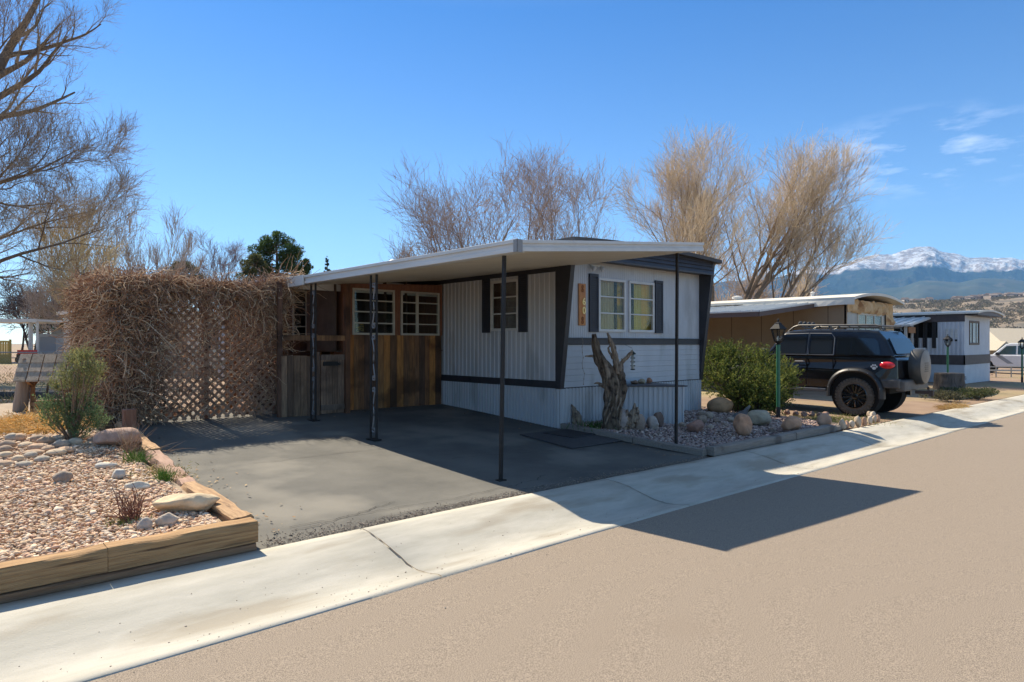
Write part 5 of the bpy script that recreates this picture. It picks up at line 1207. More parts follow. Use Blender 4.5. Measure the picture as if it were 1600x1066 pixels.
# ------------------------------------------------------------------ second mobile home (tan)
th = thing('mobile_home', 'tan mobile home with arched white roof and bare torn front framing', 'mobile home', (23.3, 8.9, -.15))
X0, X1, Y0, Y1 = 23.3, 27.6, 8.9, 21.0
tanm = pm('tan_panel_siding', (.27, .19, .115), (.31, .225, .14), 1.5, rough=.7)
mb = MB(); mb.box(X0, X0+.05, Y0, Y1, -.3, 3.02); 
mb.box(X1-.05, X1, Y0, Y1, -.3, 3.02); mb.box(X0+.05, X1-.05, Y1-.05, Y1, -.3, 3.02)
mb.build('side_wall', tanm, th)
mb = MB()
for k in range(10): mb.box(X0-.004, X0, Y0+1.2*k+.6, Y0+1.2*k+.625, -.2, 2.95)
mb.build('panel_joint', pm('brown_joint', (.12, .08, .045), rough=.8), th)
wallin = pm('insulation_foam', (.50, .30, .12), (.66, .48, .28), 3.5, rough=.95, bump=.8, bscale=9, c3=(.30, .15, .06), s3=2.2, t3=.52)
mb = MB(); mb.box(X0, X1, Y0+.02, Y0+.08, -.3, 1.75); mb.box(X0, X0+.95, Y0+.02, Y0+.08, 1.75, 2.6); mb.box(X0+3.3, X1, Y0+.02, Y0+.08, 1.75, 2.6); mb.box(X0, X1, Y0+.02, Y0+.08, 2.6, 3.0); mb.build('front_wall', pm('pale_sheathing', (.42, .42, .38), (.52, .52, .48), 2, rough=.8, c3=(.30, .36, .25), s3=1.2, t3=.62), th)
def lumpy(mb, x0, x1, y, z0, z1, nx, nz, amp, seed):
    V = []; Fc = []
    for i in range(nx+1):
        for j in range(nz+1):
            fx = i/nx; fz = j/nz; xx = x0+(x1-x0)*fx; zz = z0+(z1-z0)*fz
            e = min(fx, 1-fx, fz, 1-fz)*6; e = min(1, e); nn = mn.fractal(Vector((xx*3+seed, zz*3, 0)), 1, 2, 4)
            ed = mn.noise(Vector((xx*4, zz*4, seed)))*.08*(1-e)
            V.append((xx+ed, y-.03-amp*e*(.6+nn), zz+ed))
    for i in range(nx):
        for j in range(nz): a = i*(nz+1)+j; Fc.append((a, a+nz+1, a+nz+2, a+1))
    mb.add(V, Fc)
mb = MB(); lumpy(mb, X0, X1, Y0, 2.55, 3.0, 40, 8, .09, 1); lumpy(mb, X1-.75, X1+.04, Y0-.01, .6, 2.6, 10, 26, .12, 5); mb.build('torn_framing', wallin, th, smooth='full')
frame_win(th, 'y', Y0+.02, -1, X0+.95, X0+3.3, 1.78, 2.58, [2.18], [X0+1.73, X0+2.5], fw=.08, fmat=pm('cream_frame', (.55, .50, .40), rough=.6), curt=[(X0+.9, X0+2.5, pm('cream_blind', (.42, .38, .30), (.50, .46, .38), 3, rough=.9)), (X0+2.5, X0+3.4, pm('grey_blind', (.22, .22, .25), rough=.9))])
roofw = pm('white_coated_roof', (.62, .57, .48), (.72, .68, .60), 1.2, rough=.6, stretch=(1, .4, 1))
def archroof(par, x0, x1, y0, y1, ze, rise, mat, th_=.09, ov=.12, name='roof'):
    xs = np.linspace(x0-ov, x1+ov, 25); V = []; cx_ = (x0+x1)/2; hw = (x1-x0)/2+ov
    for yy in (y0, y1):
        for x in xs: V.append((x, yy, ze+rise*(1-((x-cx_)/hw)**2)+th_))
        for x in xs[::-1]: V.append((x, yy, ze+rise*(1-((x-cx_)/hw)**2)))
    k = 50; m_ = MB(); m_.add(V, [tuple(range(k-1, -1, -1)), tuple(range(k, 2*k))]+[(i, (i+1) % k, k+(i+1) % k, k+i) for i in range(k)]); return m_.build(name, mat, par)
r2 = archroof(th, X0, X1, Y0-.35, Y1, 2.96, .22, roofw, ov=.25)
mb = MB(); mb.lathe([(.12, 0), (.12, .10), (.2, .10), (.2, .17), (.05, .22)], (24.6, 13.6, 3.2), 14); mb.build('roof_vent', white_al, r2); 
mb = MB(); mb.lathe([(.06, 0), (.06, .15), (.09, .17), (.02, .22)], (24.6, 10.6, 3.2), 10); mb.build('vent_pipe', white_al, r2)
mb = MB(); V = []; Fc = []
for i, yy in enumerate(np.linspace(Y0-.35, 12.5, 14)): 
    V += [(X0-.27, yy, 2.97), (X0-.30-.03*math.sin(yy*2), yy, 2.78+.02*math.sin(yy*3))]
    if i: Fc.append((2*i-2, 2*i-1, 2*i+1, 2*i))
mb.add(V, Fc); mb.build('drip_flap', roofw, r2)
aw = thing('awning', 'white ribbed metal awning with brown fascia on the tan mobile home', 'awning', (19.2, 9.9, 0))
def az(x): return 2.33+(x-19.2)*.105
def awn(par, x0, x1, y0, y1, zf, mat, fm, hh=.16, posts=()):
    m_ = MB(); V = [(x0, y0, zf(x0)+hh), (x1, y0, zf(x1)+hh), (x1, y1, zf(x1)+hh), (x0, y1, zf(x0)+hh)]; V += [(a, b, c-.03) for a, b, c in V]
    m_.add(V, [(0, 1, 2, 3), (7, 6, 5, 4), (0, 4, 5, 1), (1, 5, 6, 2), (2, 6, 7, 3), (3, 7, 4, 0)]); n = int((y1-y0)/.4)
    for k in range(n): yy = y0+.2+.4*k; V = [(x0, yy-.02, zf(x0)+hh+.002), (x1, yy-.02, zf(x1)+hh+.002), (x1, yy+.02, zf(x1)+hh+.002), (x0, yy+.02, zf(x0)+hh+.002)]; m_.add(V+[(a, b, c+.04) for a, b, c in V], [(4, 5, 6, 7), (0, 1, 5, 4), (3, 2, 6, 7), (0, 3, 7, 4)])
    m_.build('deck', mat, par)
    m_ = MB(); m_.box(x0-.04, x0, y0-.02, y1, zf(x0)-.0, zf(x0)+hh-.02); V = [(x0-.04, y0-.05, zf(x0)), (x1, y0-.05, zf(x1)), (x1, y0-.05, zf(x1)+hh-.02), (x0-.04, y0-.05, zf(x0)+hh-.02)]; V += [(a, b+.04, c) for a, b, c in V]; m_.add(V, [(0, 1, 2, 3), (7, 6, 5, 4), (0, 4, 5, 1), (1, 5, 6, 2), (2, 6, 7, 3), (3, 7, 4, 0)]); m_.build('fascia', fm, par)
    for (a, b, s_) in posts: m_ = MB(); m_.box(a-s_, a+s_, b-s_, b+s_, float(gz(a, min(b, 11)))-.3, zf(a)+.02); m_.build('post', white_al, par)
ribroof = pm('ribbed_white_metal', (.50, .52, .52), (.60, .60, .58), 2, rough=.4)
awn(aw, 19.2, 23.26, 9.9, 19.0, az, ribroof, pm('brown_fascia', (.10, .065, .055), rough=.6), posts=[(19.4, 12.2, .06), (19.3, 17.5, .06)])
mb = MB(); mb.box(19.14, 19.16, 9.84, 19.0, 2.47, 2.51); V = [(19.14, 9.83, 2.47), (23.26, 9.83, 2.47+.43), (23.26, 9.83, 2.51+.43), (19.14, 9.83, 2.51)]; V += [(a, b+.02, c) for a, b, c in V]; mb.add(V, [(0, 1, 2, 3), (7, 6, 5, 4), (0, 4, 5, 1), (1, 5, 6, 2), (2, 6, 7, 3), (3, 7, 4, 0)]); mb.build('edge_strip', white_al, aw)
mb = MB(); mb.box(X0-.08, X0-.01, 14.5, 17.5, -.2, 2.5); mb.build('porch_door', pm('dark_brown_door', (.05, .03, .02), (.08, .05, .03), 3, rough=.8), th)

# ------------------------------------------------------------------ third mobile home (white)
wh = thing('mobile_home', 'white ribbed mobile home with a dark brown stripe at the far end of the street', 'mobile home', (33.6, 8.0, -.2))
X0, X1, Y0, Y1 = 33.6, 37.9, 8.0, 21.0
whm = pm('white_ribbed_siding', (.50, .52, .56), (.58, .60, .63), 1.5, rough=.6)
mb = MB(); corrug(mb, 'x', X0, Y0, 9.0, 1.0, 2.75, .16, .02, -1); corrug(mb, 'x', X0, 9.0, 11.6, 1.0, 1.75, .16, .02, -1); corrug(mb, 'x', X0, 11.6, Y1, 1.0, 2.75, .16, .02, -1); mb.box(X0-.0, X0+.03, 9.0, 11.6, 2.45, 2.75)
corrug(mb, 'y', Y0, X0, X1, 1.0, 2.75, .18, .006, -1); mb.box(X1-.03, X1, Y0+.03, Y1, -.3, 2.75); mb.box(X0+.05, X1-.03, Y1-.03, Y1, -.3, 2.75)
mb.build('side_wall', whm, wh)
mb = MB(); mb.box(X0-.03, X0+.02, Y0-.03, Y1, .58, 1.0); mb.box(X0-.03, X1, Y0-.03, Y0+.02, .583, .997); mb.box(X0-.025, X0, Y0-.025, Y1, 2.45, 2.76); mb.build('stripe', pm('dark_brown_stripe', (.06, .045, .045), (.09, .07, .065), 3, rough=.6), wh)
mb = MB(); mb.box(X0-.01, X0+.02, Y0, Y1, -.4, .58); mb.box(X0+.02, X1, Y0-.01, Y0+.02, -.4, .58); mb.build('skirting', whm, wh)
frame_win(wh, 'y', Y0, -1, X0+.75, X0+2.35, 1.45, 2.50, [], [X0+1.25, X0+1.85], fw=.09, fmat=pm('brown_window_frame', (.12, .085, .06), rough=.6), curt=[(X0+.7, X0+2.4, pm('white_curtain', (.5, .48, .42), rough=.9))])
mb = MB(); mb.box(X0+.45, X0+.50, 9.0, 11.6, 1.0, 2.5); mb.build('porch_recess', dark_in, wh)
for k, yy in enumerate((9.05, 9.4, 9.75)):
    shutter(wh, 'x', X0, -1, yy, yy+.16, 1.30, 2.42, pm('dark_slat', (.03, .028, .03), rough=.7))
mb = MB()
for yy in (8.25, 8.42, 8.59): mb.box(X0-.035, X0-.02, yy, yy+.09, 1.75, 2.15)
mb.build('wall_plaque', white_al, wh); mb = MB()
for yy in (8.25, 8.42, 8.59): mb.box(X0-.035, X0-.02, yy, yy+.09, 1.60, 1.68)
mb.build('wall_tile', dark_in, wh)
r3 = archroof(wh, X0, X1, Y0-.55, Y1, 2.78, .14, roofw, .07, ov=.12)
mb = MB(); n = 24; V = []; xs = np.linspace(X0+.05, X1+.10, n)
for x in xs: V += [(x, Y0-.50, 2.72), (x, Y0-.50, 2.78+.13*(1-((x-(X0+X1)/2)/((X1-X0)/2+.12))**2))]
mb.add(V, [(2*i, 2*i+2, 2*i+3, 2*i+1) for i in range(n-1)]); mb.box(X0, X1, Y0-.5, Y0, 2.715, 2.735); mb.build('gable', pm('grey_gable', (.13, .12, .12), rough=.6), wh)
aw2 = thing('awning', 'pale blue ribbed metal awning over the porch of the white mobile home', 'awning', (31, 8.9, 0))
def az2(x): return 2.22+(x-30.9)*.14
awn(aw2, 30.9, 33.55, 9.3, 19.0, az2, ribroof, white_al, .09, posts=[(31.1, 9.5, .05), (31.9, 9.5, .04)])
mb = MB()
for k in range(14): mb.box(31.0+.17*k, 31.05+.17*k, 9.45, 9.49, .35, 1.25)
mb.box(30.95, 33.5, 9.43, 9.51, 1.25, 1.31); mb.box(30.95, 33.5, 9.43, 9.51, .3, .36); mb.build('railing', white_al, aw2)
mb = MB(); mb.box(30.95, 33.5, 9.55, 14, -.3, .3); mb.build('porch_floor', pm('grey_deck', (.2, .2, .2), rough=.8), aw2)
mb = MB(); mb.box(31.1, 31.95, 9.38, 9.42, 1.95, 2.2); mb.build('wood_sign', orw, aw2)
# stump and plants between SUV and white home
x0_, y0_, z0_, d0_ = G(1484, 607); mb = MB()
ribbed(mb, [D_(1484, 612), D_(1484, 600), D_(1484, 583)], [.50, .46, .44], 24, ribs=.10, seed=50, twist=.1)
tag(mb.build('tree_stump', pm('dark_bark_stump', (.075, .06, .05), (.16, .13, .11), 5, rough=.95, stretch=(3, 3, .6), bump=.8, bscale=10), smooth='full', origin='base'), 'broad cut tree stump in front of the white mobile home', 'stump')
def lowbush(u, v, rx_, rz_, N, cols, name, label, cat, seed, size=.06, dd=0, stems=(.12, .09, .07)):
    x, y, z, d = G(u, v); x += dd*sn; y += dd*cs; z = float(gz(x, y)); t = thing(name, label, cat, (x, y, z)); rg = np.random.default_rng(seed); k = 9
    C_ = np.stack([x+rg.normal(0, rx_*.45, k), y+rg.normal(0, rx_*.35, k), z+rz_*rg.uniform(.35, .7, k)], -1); mb = MB(); leafcloud(mb, C_, np.tile([rx_*.42, rx_*.42, rz_*.42], (k, 1)), N, size, cols, seed=seed); mb.build('foliage', leafm, t)
    mb = MB(); n = 40; S = np.tile([x, y, z-.02], (n, 1)); T_ = C_[rg.integers(0, k, n)]+rg.normal(0, rz_*.25, (n, 3)); P, r = curves(n, S, T_-S, np.linalg.norm(T_-S, axis=1)*1.1, 6, .15, 0, seed, .010, .003); mb.tubes(P, r, 3, np.tile([stems], (n, 1))); mb.build('stem', twigm, t); return t
lowbush(1530, 622, .75, .30, 3200, [(.06, .08, .03), (.09, .11, .045), (.12, .12, .06)], 'low_juniper', 'low dark green juniper on the corner by the gutter', 'bush', 61)
lowbush(1478, 624, .8, .28, 2400, [(.06, .065, .04), (.10, .09, .06), (.12, .12, .06)], 'low_juniper', 'low grey green ground juniper just behind the straw', 'bush', 62)
lowbush(1448, 600, .5, .62, 1100, [(.13, .10, .075), (.09, .065, .05), (.17, .13, .10)], 'brown_shrub', 'brown leafless bush between the spare wheel and the stump', 'shrub', 63, dd=1)
lowbush(1505, 600, .5, .35, 700, [(.13, .10, .075), (.09, .065, .05)], 'brown_shrub', 'low brown brush at the right foot of the stump', 'shrub', 64, dd=.6)
lowbush(1590, 592, 1.0, .18, 900, [(.20, .10, .06), (.14, .09, .06), (.3, .22, .15)], 'brown_shrub', 'low reddish brush in front of the white pickup', 'shrub', 65, dd=3)

# ------------------------------------------------------------------ white pickup
pk = thing('pickup_truck', 'white pickup truck with grey door graphics parked past the white mobile home', 'truck', (0, 0, 0))
wp = pm('white_car_paint', (.62, .63, .64), (.68, .68, .69), 3, rough=.25, coat=.4)
low = [(-1.25, .62), (-1.27, 1.12), (1.3, 1.14), (3.3, 1.14), (4.35, 1.10), (4.50, .95), (4.52, .62), (4.3, .5)]+[(3.55+.50*math.cos(R(a)), .42+.50*math.sin(R(a))) for a in np.linspace(12, 168, 9)]+[(2.9, .42), (.7, .42)]+[(.50*math.cos(R(a)), .42+.50*math.sin(R(a))) for a in np.linspace(12, 168, 9)]+[(-.7, .5)]
n = len(low); V = [(x, s_*.97, z) for s_ in (-1, 1) for (x, z) in low]; mb = MB(); mb.add(V, [tuple(range(n-1, -1, -1)), tuple(range(n, 2*n))]+[(i, (i+1) % n, n+(i+1) % n, n+i) for i in range(n)]); mb.build('body', wp, pk, local=True, bevel=.05)
gh2 = [(.95, 1.1), (1.02, 1.78), (1.3, 1.86), (2.2, 1.86), (2.45, 1.80), (3.15, 1.12)]
def gw2(z): return .93-.14*((z-1.1)/.75)
n = len(gh2); V = [(x, s_*gw2(z), z) for s_ in (-1, 1) for (x, z) in gh2]; mb = MB(); mb.add(V, [tuple(range(n-1, -1, -1)), tuple(range(n, 2*n))]+[(i, (i+1) % n, n+(i+1) % n, n+i) for i in range(n)]); mb.build('cab', wp, pk, local=True, bevel=.05)
sidewin('side_window', [(1.95, 1.18), (2.88, 1.18), (2.42, 1.68), (1.95, 1.70)], pk, pm('green_tinted_glass', (.03, .06, .065), rough=.05, coat=.5), wf=gw2)
sidewin('side_window', [(1.12, 1.18), (1.87, 1.18), (1.87, 1.70), (1.12, 1.68)], pk, MATS['green_tinted_glass'], wf=gw2)
V = np.array([(3.08, -.78, 1.18), (3.08, .78, 1.18), (2.50, .68, 1.76), (2.50, -.68, 1.76)]); mb = MB(); mb.add(np.vstack([V+[.03, 0, .03], V]), [(0, 1, 2, 3), (7, 6, 5, 4), (0, 4, 5, 1), (1, 5, 6, 2), (2, 6, 7, 3), (3, 7, 4, 0)]); mb.build('windscreen', MATS['green_tinted_glass'], pk, local=True)
for s_ in (1,):
    mb = MB(); V = [(2.95, s_*.975, 1.10), (2.65, s_*.975, 1.10), (2.05, s_*.975, .62), (2.35, s_*.975, .62)]; V += [(a, b+.004, c) for a, b, c in V]; mb.add(V, [(0, 1, 2, 3), (7, 6, 5, 4), (0, 4, 5, 1), (1, 5, 6, 2), (2, 6, 7, 3), (3, 7, 4, 0)]); mb.build('door_graphic', pm('grey_graphic', (.25, .27, .29), rough=.4), pk, local=True)
mb = MB(); mb.box(2.72, 2.92, .95, 1.15, 1.12, 1.30); mb.build('mirror', matteblk, pk, local=True, bevel=.03)
mb = MB(); mb.box(3.1, 3.3, .968, .976, .98, 1.03); mb.build('badge', chrome, pk, local=True)
mb = MB(); mb.box(-1.2, 4.3, -.8, .8, .35, .6); mb.build('underbody', MATS['chassis'], pk, local=True)
for (x, yc, s_) in ((0, .84, 1), (0, -.84, -1), (3.55, .84, 1), (3.55, -.84, -1)): make_wheel(pk, x, yc, s_, r=.40, wd=.26, rim=.24, rough_tread=False, rimm=chrome, nsp=6)
px_, py_ = C2W(1546, 40.5); pk.location = (px_+.97, py_-3.55+.3, -.33); pk.rotation_euler = (0, 0, R(90))
# small utility trailer frame in front of the pickup
x, y, z, d = G(1590, 588); tr = MB(); x, y = C2W(1580, 35); z = -.28
for a, b in (((-1.6, 0), (1.6, 0)), ((-1.6, .8), (1.6, .8))): tr.beam((x+a[1]*cs+a[0]*cs, y-a[0]*sn+a[1]*sn, z+.35), (x+b[0]*cs+b[1]*cs, y-b[0]*sn+b[1]*sn, z+.35), .05, .05)
for q in np.linspace(-1.6, 1.6, 5):
    tr.beam((x+q*cs, y-q*sn, z), (x+q*cs, y-q*sn, z+.55), .05, .05)
tr.beam((x-1.6*cs, y+1.6*sn, z+.55), (x+1.6*cs, y-1.6*sn, z+.55), .05, .05)
tag(tr.build('low_rail', pm('weathered_white_paint', (.4, .38, .34), rough=.7), origin='base'), 'low white rail standing in front of the white pickup', 'rail')

# ------------------------------------------------------------------ bare trees
barkm = pm('bare_bark', (.85, .85, .85), (1.2, 1.15, 1.1), 6, rough=.9, attr=True)
def bare_tree(name, label, base, height, seed, trunks=1, lean=(0, 0), levels=(7, 7, 6, 5), spread=.9, r0=.16, up=.35, bark=(.20, .15, .11), twig=(.30, .235, .17), twr=.008, trunk_frac=.55, crown_w=1.0, start=.25, cat='tree', droop=0, fix=None, group='bare deciduous trees', taper=.55, lens=(.52, .55, .58, .6, .62), minlen=.6):
    rg = np.random.default_rng(seed); t = thing(name, label, cat, base, group)
    base = np.array(base, float)
    def grow_(S, D, L, R0, npts, curl, upb):
        N = len(S); P = np.zeros((N, npts, 3)); P[:, 0] = S; D = D/np.linalg.norm(D, axis=1, keepdims=True); st = (L/(npts-1))[:, None]
        for i in range(1, npts):
            D = D+rg.normal(0, curl, (N, 3)); D[:, 2] += upb; D /= np.linalg.norm(D, axis=1, keepdims=True); P[:, i] = P[:, i-1]+D*st
        rr = R0[:, None]*np.linspace(1, .22, npts)[None]; return P, rr
    # trunks
    if fix is not None:
        S = np.array([f[0] for f in fix], float); D = np.array([f[1] for f in fix], float); L = np.array([f[2] for f in fix], float); R0 = np.array([f[3] for f in fix], float)
    else:
        S = base+rg.normal(0, .12*trunks**.5*(trunks > 1), (trunks, 3))*[1, 1, 0]; D = np.stack([lean[0]+rg.normal(0, .20*(trunks > 1)+.02, trunks), lean[1]+rg.normal(0, .16*(trunks > 1)+.02, trunks), np.ones(trunks)], -1)
        L = np.full(trunks, height*.82)*rg.uniform(.85, 1.05, trunks); R0 = np.full(trunks, r0)*rg.uniform(.7, 1, trunks)
    P, r = grow_(S, D, L, R0, 14, .06, up*.05); r = R0[:, None]*np.linspace(1, .10, 14)[None]
    tm = MB(); tm.tubes(P, r, 8, np.tile([bark], (len(P), 1)))
    cm = MB(); cur = (P, r, L)
    for lv, nb in enumerate(levels):
        P, r, L = cur; N, M_ = P.shape[:2]; n = N*nb
        s0 = start if lv == 0 else .18
        tt = (s0+(1-s0)*(np.tile(np.arange(nb), N)+rg.random(n))/nb); pi = np.repeat(np.arange(N), nb)
        f = np.minimum(tt*(M_-1), M_-1.001); i0 = f.astype(int); fr = (f-i0)[:, None]
        S = P[pi, i0]*(1-fr)+P[pi, i0+1]*fr; T = P[pi, i0+1]-P[pi, i0]; T /= np.linalg.norm(T, axis=1, keepdims=True); rp = r[pi, i0]
        rd = rg.normal(0, 1, (n, 3)); rd -= (rd*T).sum(1, keepdims=True)*T; rd /= np.linalg.norm(rd, axis=1, keepdims=True)
        sp = spread*(1.0, .9, .85, .8, .8)[lv]*rg.uniform(.6, 1.25, (n, 1)); D = T+rd*sp; D[:, 2] += up*(.6, .7, .8, .8, .8)[lv]-droop*(lv > 0)
        Lc = L[pi]*lens[lv]*(1.15-.65*tt)*rg.uniform(.7, 1.2, n)*(crown_w if lv == 0 else 1)
        if minlen: Lc = np.maximum(Lc, (0, 0, minlen*1.5, minlen*1.15, minlen)[lv]*rg.uniform(.7, 1.2, n))
        R1 = np.maximum(rp*rg.uniform(.34+.12*(lv < 2), taper+.08*(lv < 2), n), twr); npt = (11, 8, 6, 5, 4)[lv]
        P2, r2_ = grow_(S, D, Lc, R1, npt, (.09, .10, .11, .12, .12)[lv], up*.07-droop*.1*(lv > 0)); r2_ = np.maximum(r2_, twr*.6)
        mix = min(1, lv/2.0); c_ = np.array(bark)*(1-mix)+np.array(twig)*mix
        (tm if lv == 0 else cm).tubes(P2, r2_, (6, 5, 3, 3, 3)[lv], np.tile([c_], (n, 1))*rg.uniform(.85, 1.15, (n, 1)))
        cur = (P2, r2_, Lc)
    tm.build('trunk', barkm, t, smooth='full'); cm.build('crown', barkm, t)
    return t
def at(u, d, z=None): x, y = C2W(u, d); return (x, y, float(gz(min(x, 60), min(y, 11)))-.1 if z is None else z)
# centre group, behind the home
bare_tree('bare_tree', 'bare tree with a long low limb reaching left above the carport roof', at(712, 31), 9.9, 101, 3, levels=(9, 5, 4, 2, 2), r0=.15, bark=(.22, .165, .13), twig=(.36, .28, .23), twr=.0075, lean=(-.10, .05), crown_w=1.0)
bare_tree('bare_tree', 'tall bare tree directly above the middle of the carport roof', at(805, 32), 11.2, 102, 3, levels=(9, 5, 4, 2, 2), r0=.14, bark=(.22, .165, .13), twig=(.36, .28, .23), twr=.0075, crown_w=.85)
bare_tree('bare_tree', 'bare tree with a straight single trunk right of the middle one', at(897, 33), 11.0, 103, 2, levels=(11, 5, 4, 2, 2), r0=.12, bark=(.22, .17, .135), twig=(.36, .29, .24), twr=.0075, crown_w=.72, start=.3)
bare_tree('bare_tree', 'low thin bare tree at the left end of the group over the carport', at(650, 40), 7.5, 104, 2, levels=(8, 6, 5, 3), r0=.08, bark=(.24, .18, .14), twig=(.32, .26, .21), twr=.013, crown_w=.8)
# right group: two big pale bare trees
w1 = dict(bark=(.24, .175, .12), twig=(.54, .44, .31), twr=.0070)
bare_tree('bare_tree', 'tallest pale bare tree, rising straight behind the right end of the home', at(1060, 34), 11.9, 105, 4, levels=(10, 6, 4, 3, 2), r0=.18, crown_w=.82, spread=.75, start=.3, **w1)
b = np.array(at(1128, 33)); bare_tree('bare_tree', 'broad pale bare tree with many trunks leaning right toward the mountains', tuple(b), 11.5, 106, fix=[(b, (cs*.50, -sn*.50, 1), 10.2, .22), (b+[.3, 0, 0], (cs*.80, -sn*.80, 1), 9.6, .19), (b+[.1, .2, 0], (cs*.25, -sn*.25, 1), 9.6, .18), (b-[.2, .1, 0], (cs*1.05, -sn*1.05, 1), 8.2, .16), (b+[.3, .2, 0], (cs*.62, -sn*.62+.3, 1), 9.9, .17), (b-[.3, .1, 0], (-.05, .1, 1), 8.5, .14)], levels=(10, 6, 4, 3, 2), spread=.72, start=.40, lens=(.46, .52, .58, .6, .6), **w1)
bare_tree('bare_tree', 'fuzzy pale bare tree low behind the leaning trunks', at(1150, 45), 7.5, 107, 3, levels=(9, 6, 5, 3), r0=.07, bark=(.34, .27, .21), twig=(.44, .36, .29), twr=.014)
# left edge: big overhanging tree whose trunk stands outside the picture
K_ = 1.65; b = np.array(at(-215, 14.0*K_, -.4)); zz_ = lambda q: np.array([0, 0, CAM_H+(.25+q-CAM_H)*K_+.4])
bare_tree('bare_tree', 'large bare tree reaching in over the yard from the left edge', tuple(b), 11, 108, fix=[
 (b, (-.05, .1, 1), 11.5*K_, .30*K_), (b+zz_(1.9), (cs*.95, -sn*.95, .22), 5.5*K_, .085*K_), (b+zz_(3.4), (cs*.9, -sn*.9, .34), 5.3*K_, .085*K_), (b+zz_(5.0), (cs*.8, -sn*.8, .45), 4.6*K_, .075*K_), (b+zz_(2.6), (cs*.9, -sn*.9+.2, .12), 4.7*K_, .06*K_), (b+zz_(4.2), (cs*.9, -sn*.9-.2, .2), 4.4*K_, .06*K_), (b+zz_(6.2), (cs*.7, -sn*.7, .5), 4.0*K_, .05*K_)],
 levels=(9, 6, 5, 4, 2), spread=.75, up=.25, start=.3, lens=(.36, .50, .58, .6, .6), minlen=.40, bark=(.13, .10, .075), twig=(.28, .22, .15), twr=.0052, droop=.08)
bare_tree('bare_tree', 'yellowish bare tree right behind the left end of the vine', at(155, 27), 6.2, 109, 4, levels=(7, 6, 5, 3), r0=.06, bark=(.20, .15, .11), twig=(.50, .42, .25), twr=.008, crown_w=.9, spread=.6)
bare_tree('bare_tree', 'slender bare tree with upright forks above the left half of the vine', at(222, 36), 8.6, 110, 3, levels=(7, 5, 4, 3), r0=.08, bark=(.20, .16, .13), twig=(.36, .31, .27), twr=.009, spread=.6, crown_w=.8, up=.6)
bare_tree('bare_tree', 'second slender upright bare tree left of the rounded purple one', at(262, 40), 8.0, 111, 2, levels=(7, 5, 4, 3), r0=.07, bark=(.20, .16, .13), twig=(.36, .31, .27), twr=.009, spread=.6, crown_w=.75, up=.6)
bare_tree('bare_tree', 'rounded purplish bare tree next to the green pine', at(345, 58), 11.2, 112, 4, levels=(8, 6, 5, 3), r0=.13, bark=(.15, .11, .10), twig=(.23, .17, .17), twr=.012, crown_w=.8)
bare_tree('bare_tree', 'dark wide bare tree behind the far left porch', at(45, 62), 6.4, 113, 4, levels=(9, 6, 5, 3), r0=.16, bark=(.09, .07, .06), twig=(.17, .13, .12), twr=.02, crown_w=1.2, up=.1)
bare_tree('bare_tree', 'pale thin bare tree between the far left porch and the vine', at(92, 55), 6.0, 114, 3, levels=(8, 6, 5, 2), r0=.09, bark=(.30, .25, .2), twig=(.36, .3, .25), twr=.016)
# evergreens
pine_c = [(.045, .085, .025), (.03, .06, .02), (.07, .115, .03), (.09, .13, .035)]
def evergreen(name, label, u, v_top, v_bot, wpx, d, seed, N, shape='round', cols=pine_c, size=.16):
    x, y = C2W(u, d); zt = CAM_H+(CV-v_top)*d/F; zb_ = CAM_H+(CV-v_bot)*d/F; Rr = wpx*d/F/2; rg = np.random.default_rng(seed)
    t = thing(name, label, 'tree', (x, y, -.1), 'evergreen trees'); C_ = []; RR = []
    k = 46 if shape == 'round' else 30
    for i in range(k):
        h = rg.random()
        pr = (math.sin(math.pi*min(1, .18+.82*h))**.55 if shape == 'round' else (1-h)**.8*.9+.08)*Rr
        a = rg.uniform(0, 2*np.pi); q = rg.random()**.5
        cr_ = Rr*(.24 if shape == 'round' else .22)*rg.uniform(.7, 1.25)*(1 if shape == 'round' else (1.15-h*.7)); C_.append((x+pr*.85*q*math.cos(a), y+pr*.85*q*math.sin(a), zb_+(zt-zb_-cr_)*h)); RR.append((cr_, cr_, cr_*.8))
    mb = MB(); leafcloud(mb, C_, RR, N, size, cols, seed=seed, dirb=(0, 0, .3), asp=.32); mb.build('crown', leafm, t)
    mb = MB(); mb.tube([(x, y, -.1), (x+.05, y, zb_), (x, y, zt-.4)], [.03*Rr+.10, .02*Rr+.09, .03], 8, (.12, .085, .06))
    P = np.array([[(x, y, c[2]-.5*RR[0][0]), c] for c in C_]); mb.tubes(P, np.full((k, 2), .03), 4, np.tile([[.12, .085, .06]], (k, 1))); mb.build('trunk', barkm, t); return t
evergreen('pine_tree', 'large green pine above the junction of vine and carport', 432, 358, 432, 92, 46, 1, 15000)
evergreen('pine_tree', 'lower olive pine at the left foot of the large green pine', 398, 393, 450, 56, 44, 2, 6000, cols=[(.08, .09, .035), (.06, .075, .03), (.12, .12, .05)])
evergreen('pine_tree', 'small dark pine tuft just left of the carport roof end', 478, 403, 430, 26, 45, 3, 2500)
evergreen('pine_tree', 'dome shaped olive evergreen behind the middle of the vine', 287, 405, 450, 62, 52, 4, 8000, cols=[(.07, .085, .03), (.05, .06, .025), (.11, .11, .045)])
evergreen('spruce_tree', 'tiny spruce tip peeking over the carport roof', 511, 400, 440, 18, 60, 5, 2500, 'cone', cols=[(.03, .05, .035), (.045, .07, .045)])
evergreen('conifer', 'dark green column shaped conifer behind the far left porch', 75, 476, 545, 42, 58, 6, 7000, cols=[(.025, .045, .018), (.04, .06, .02)])

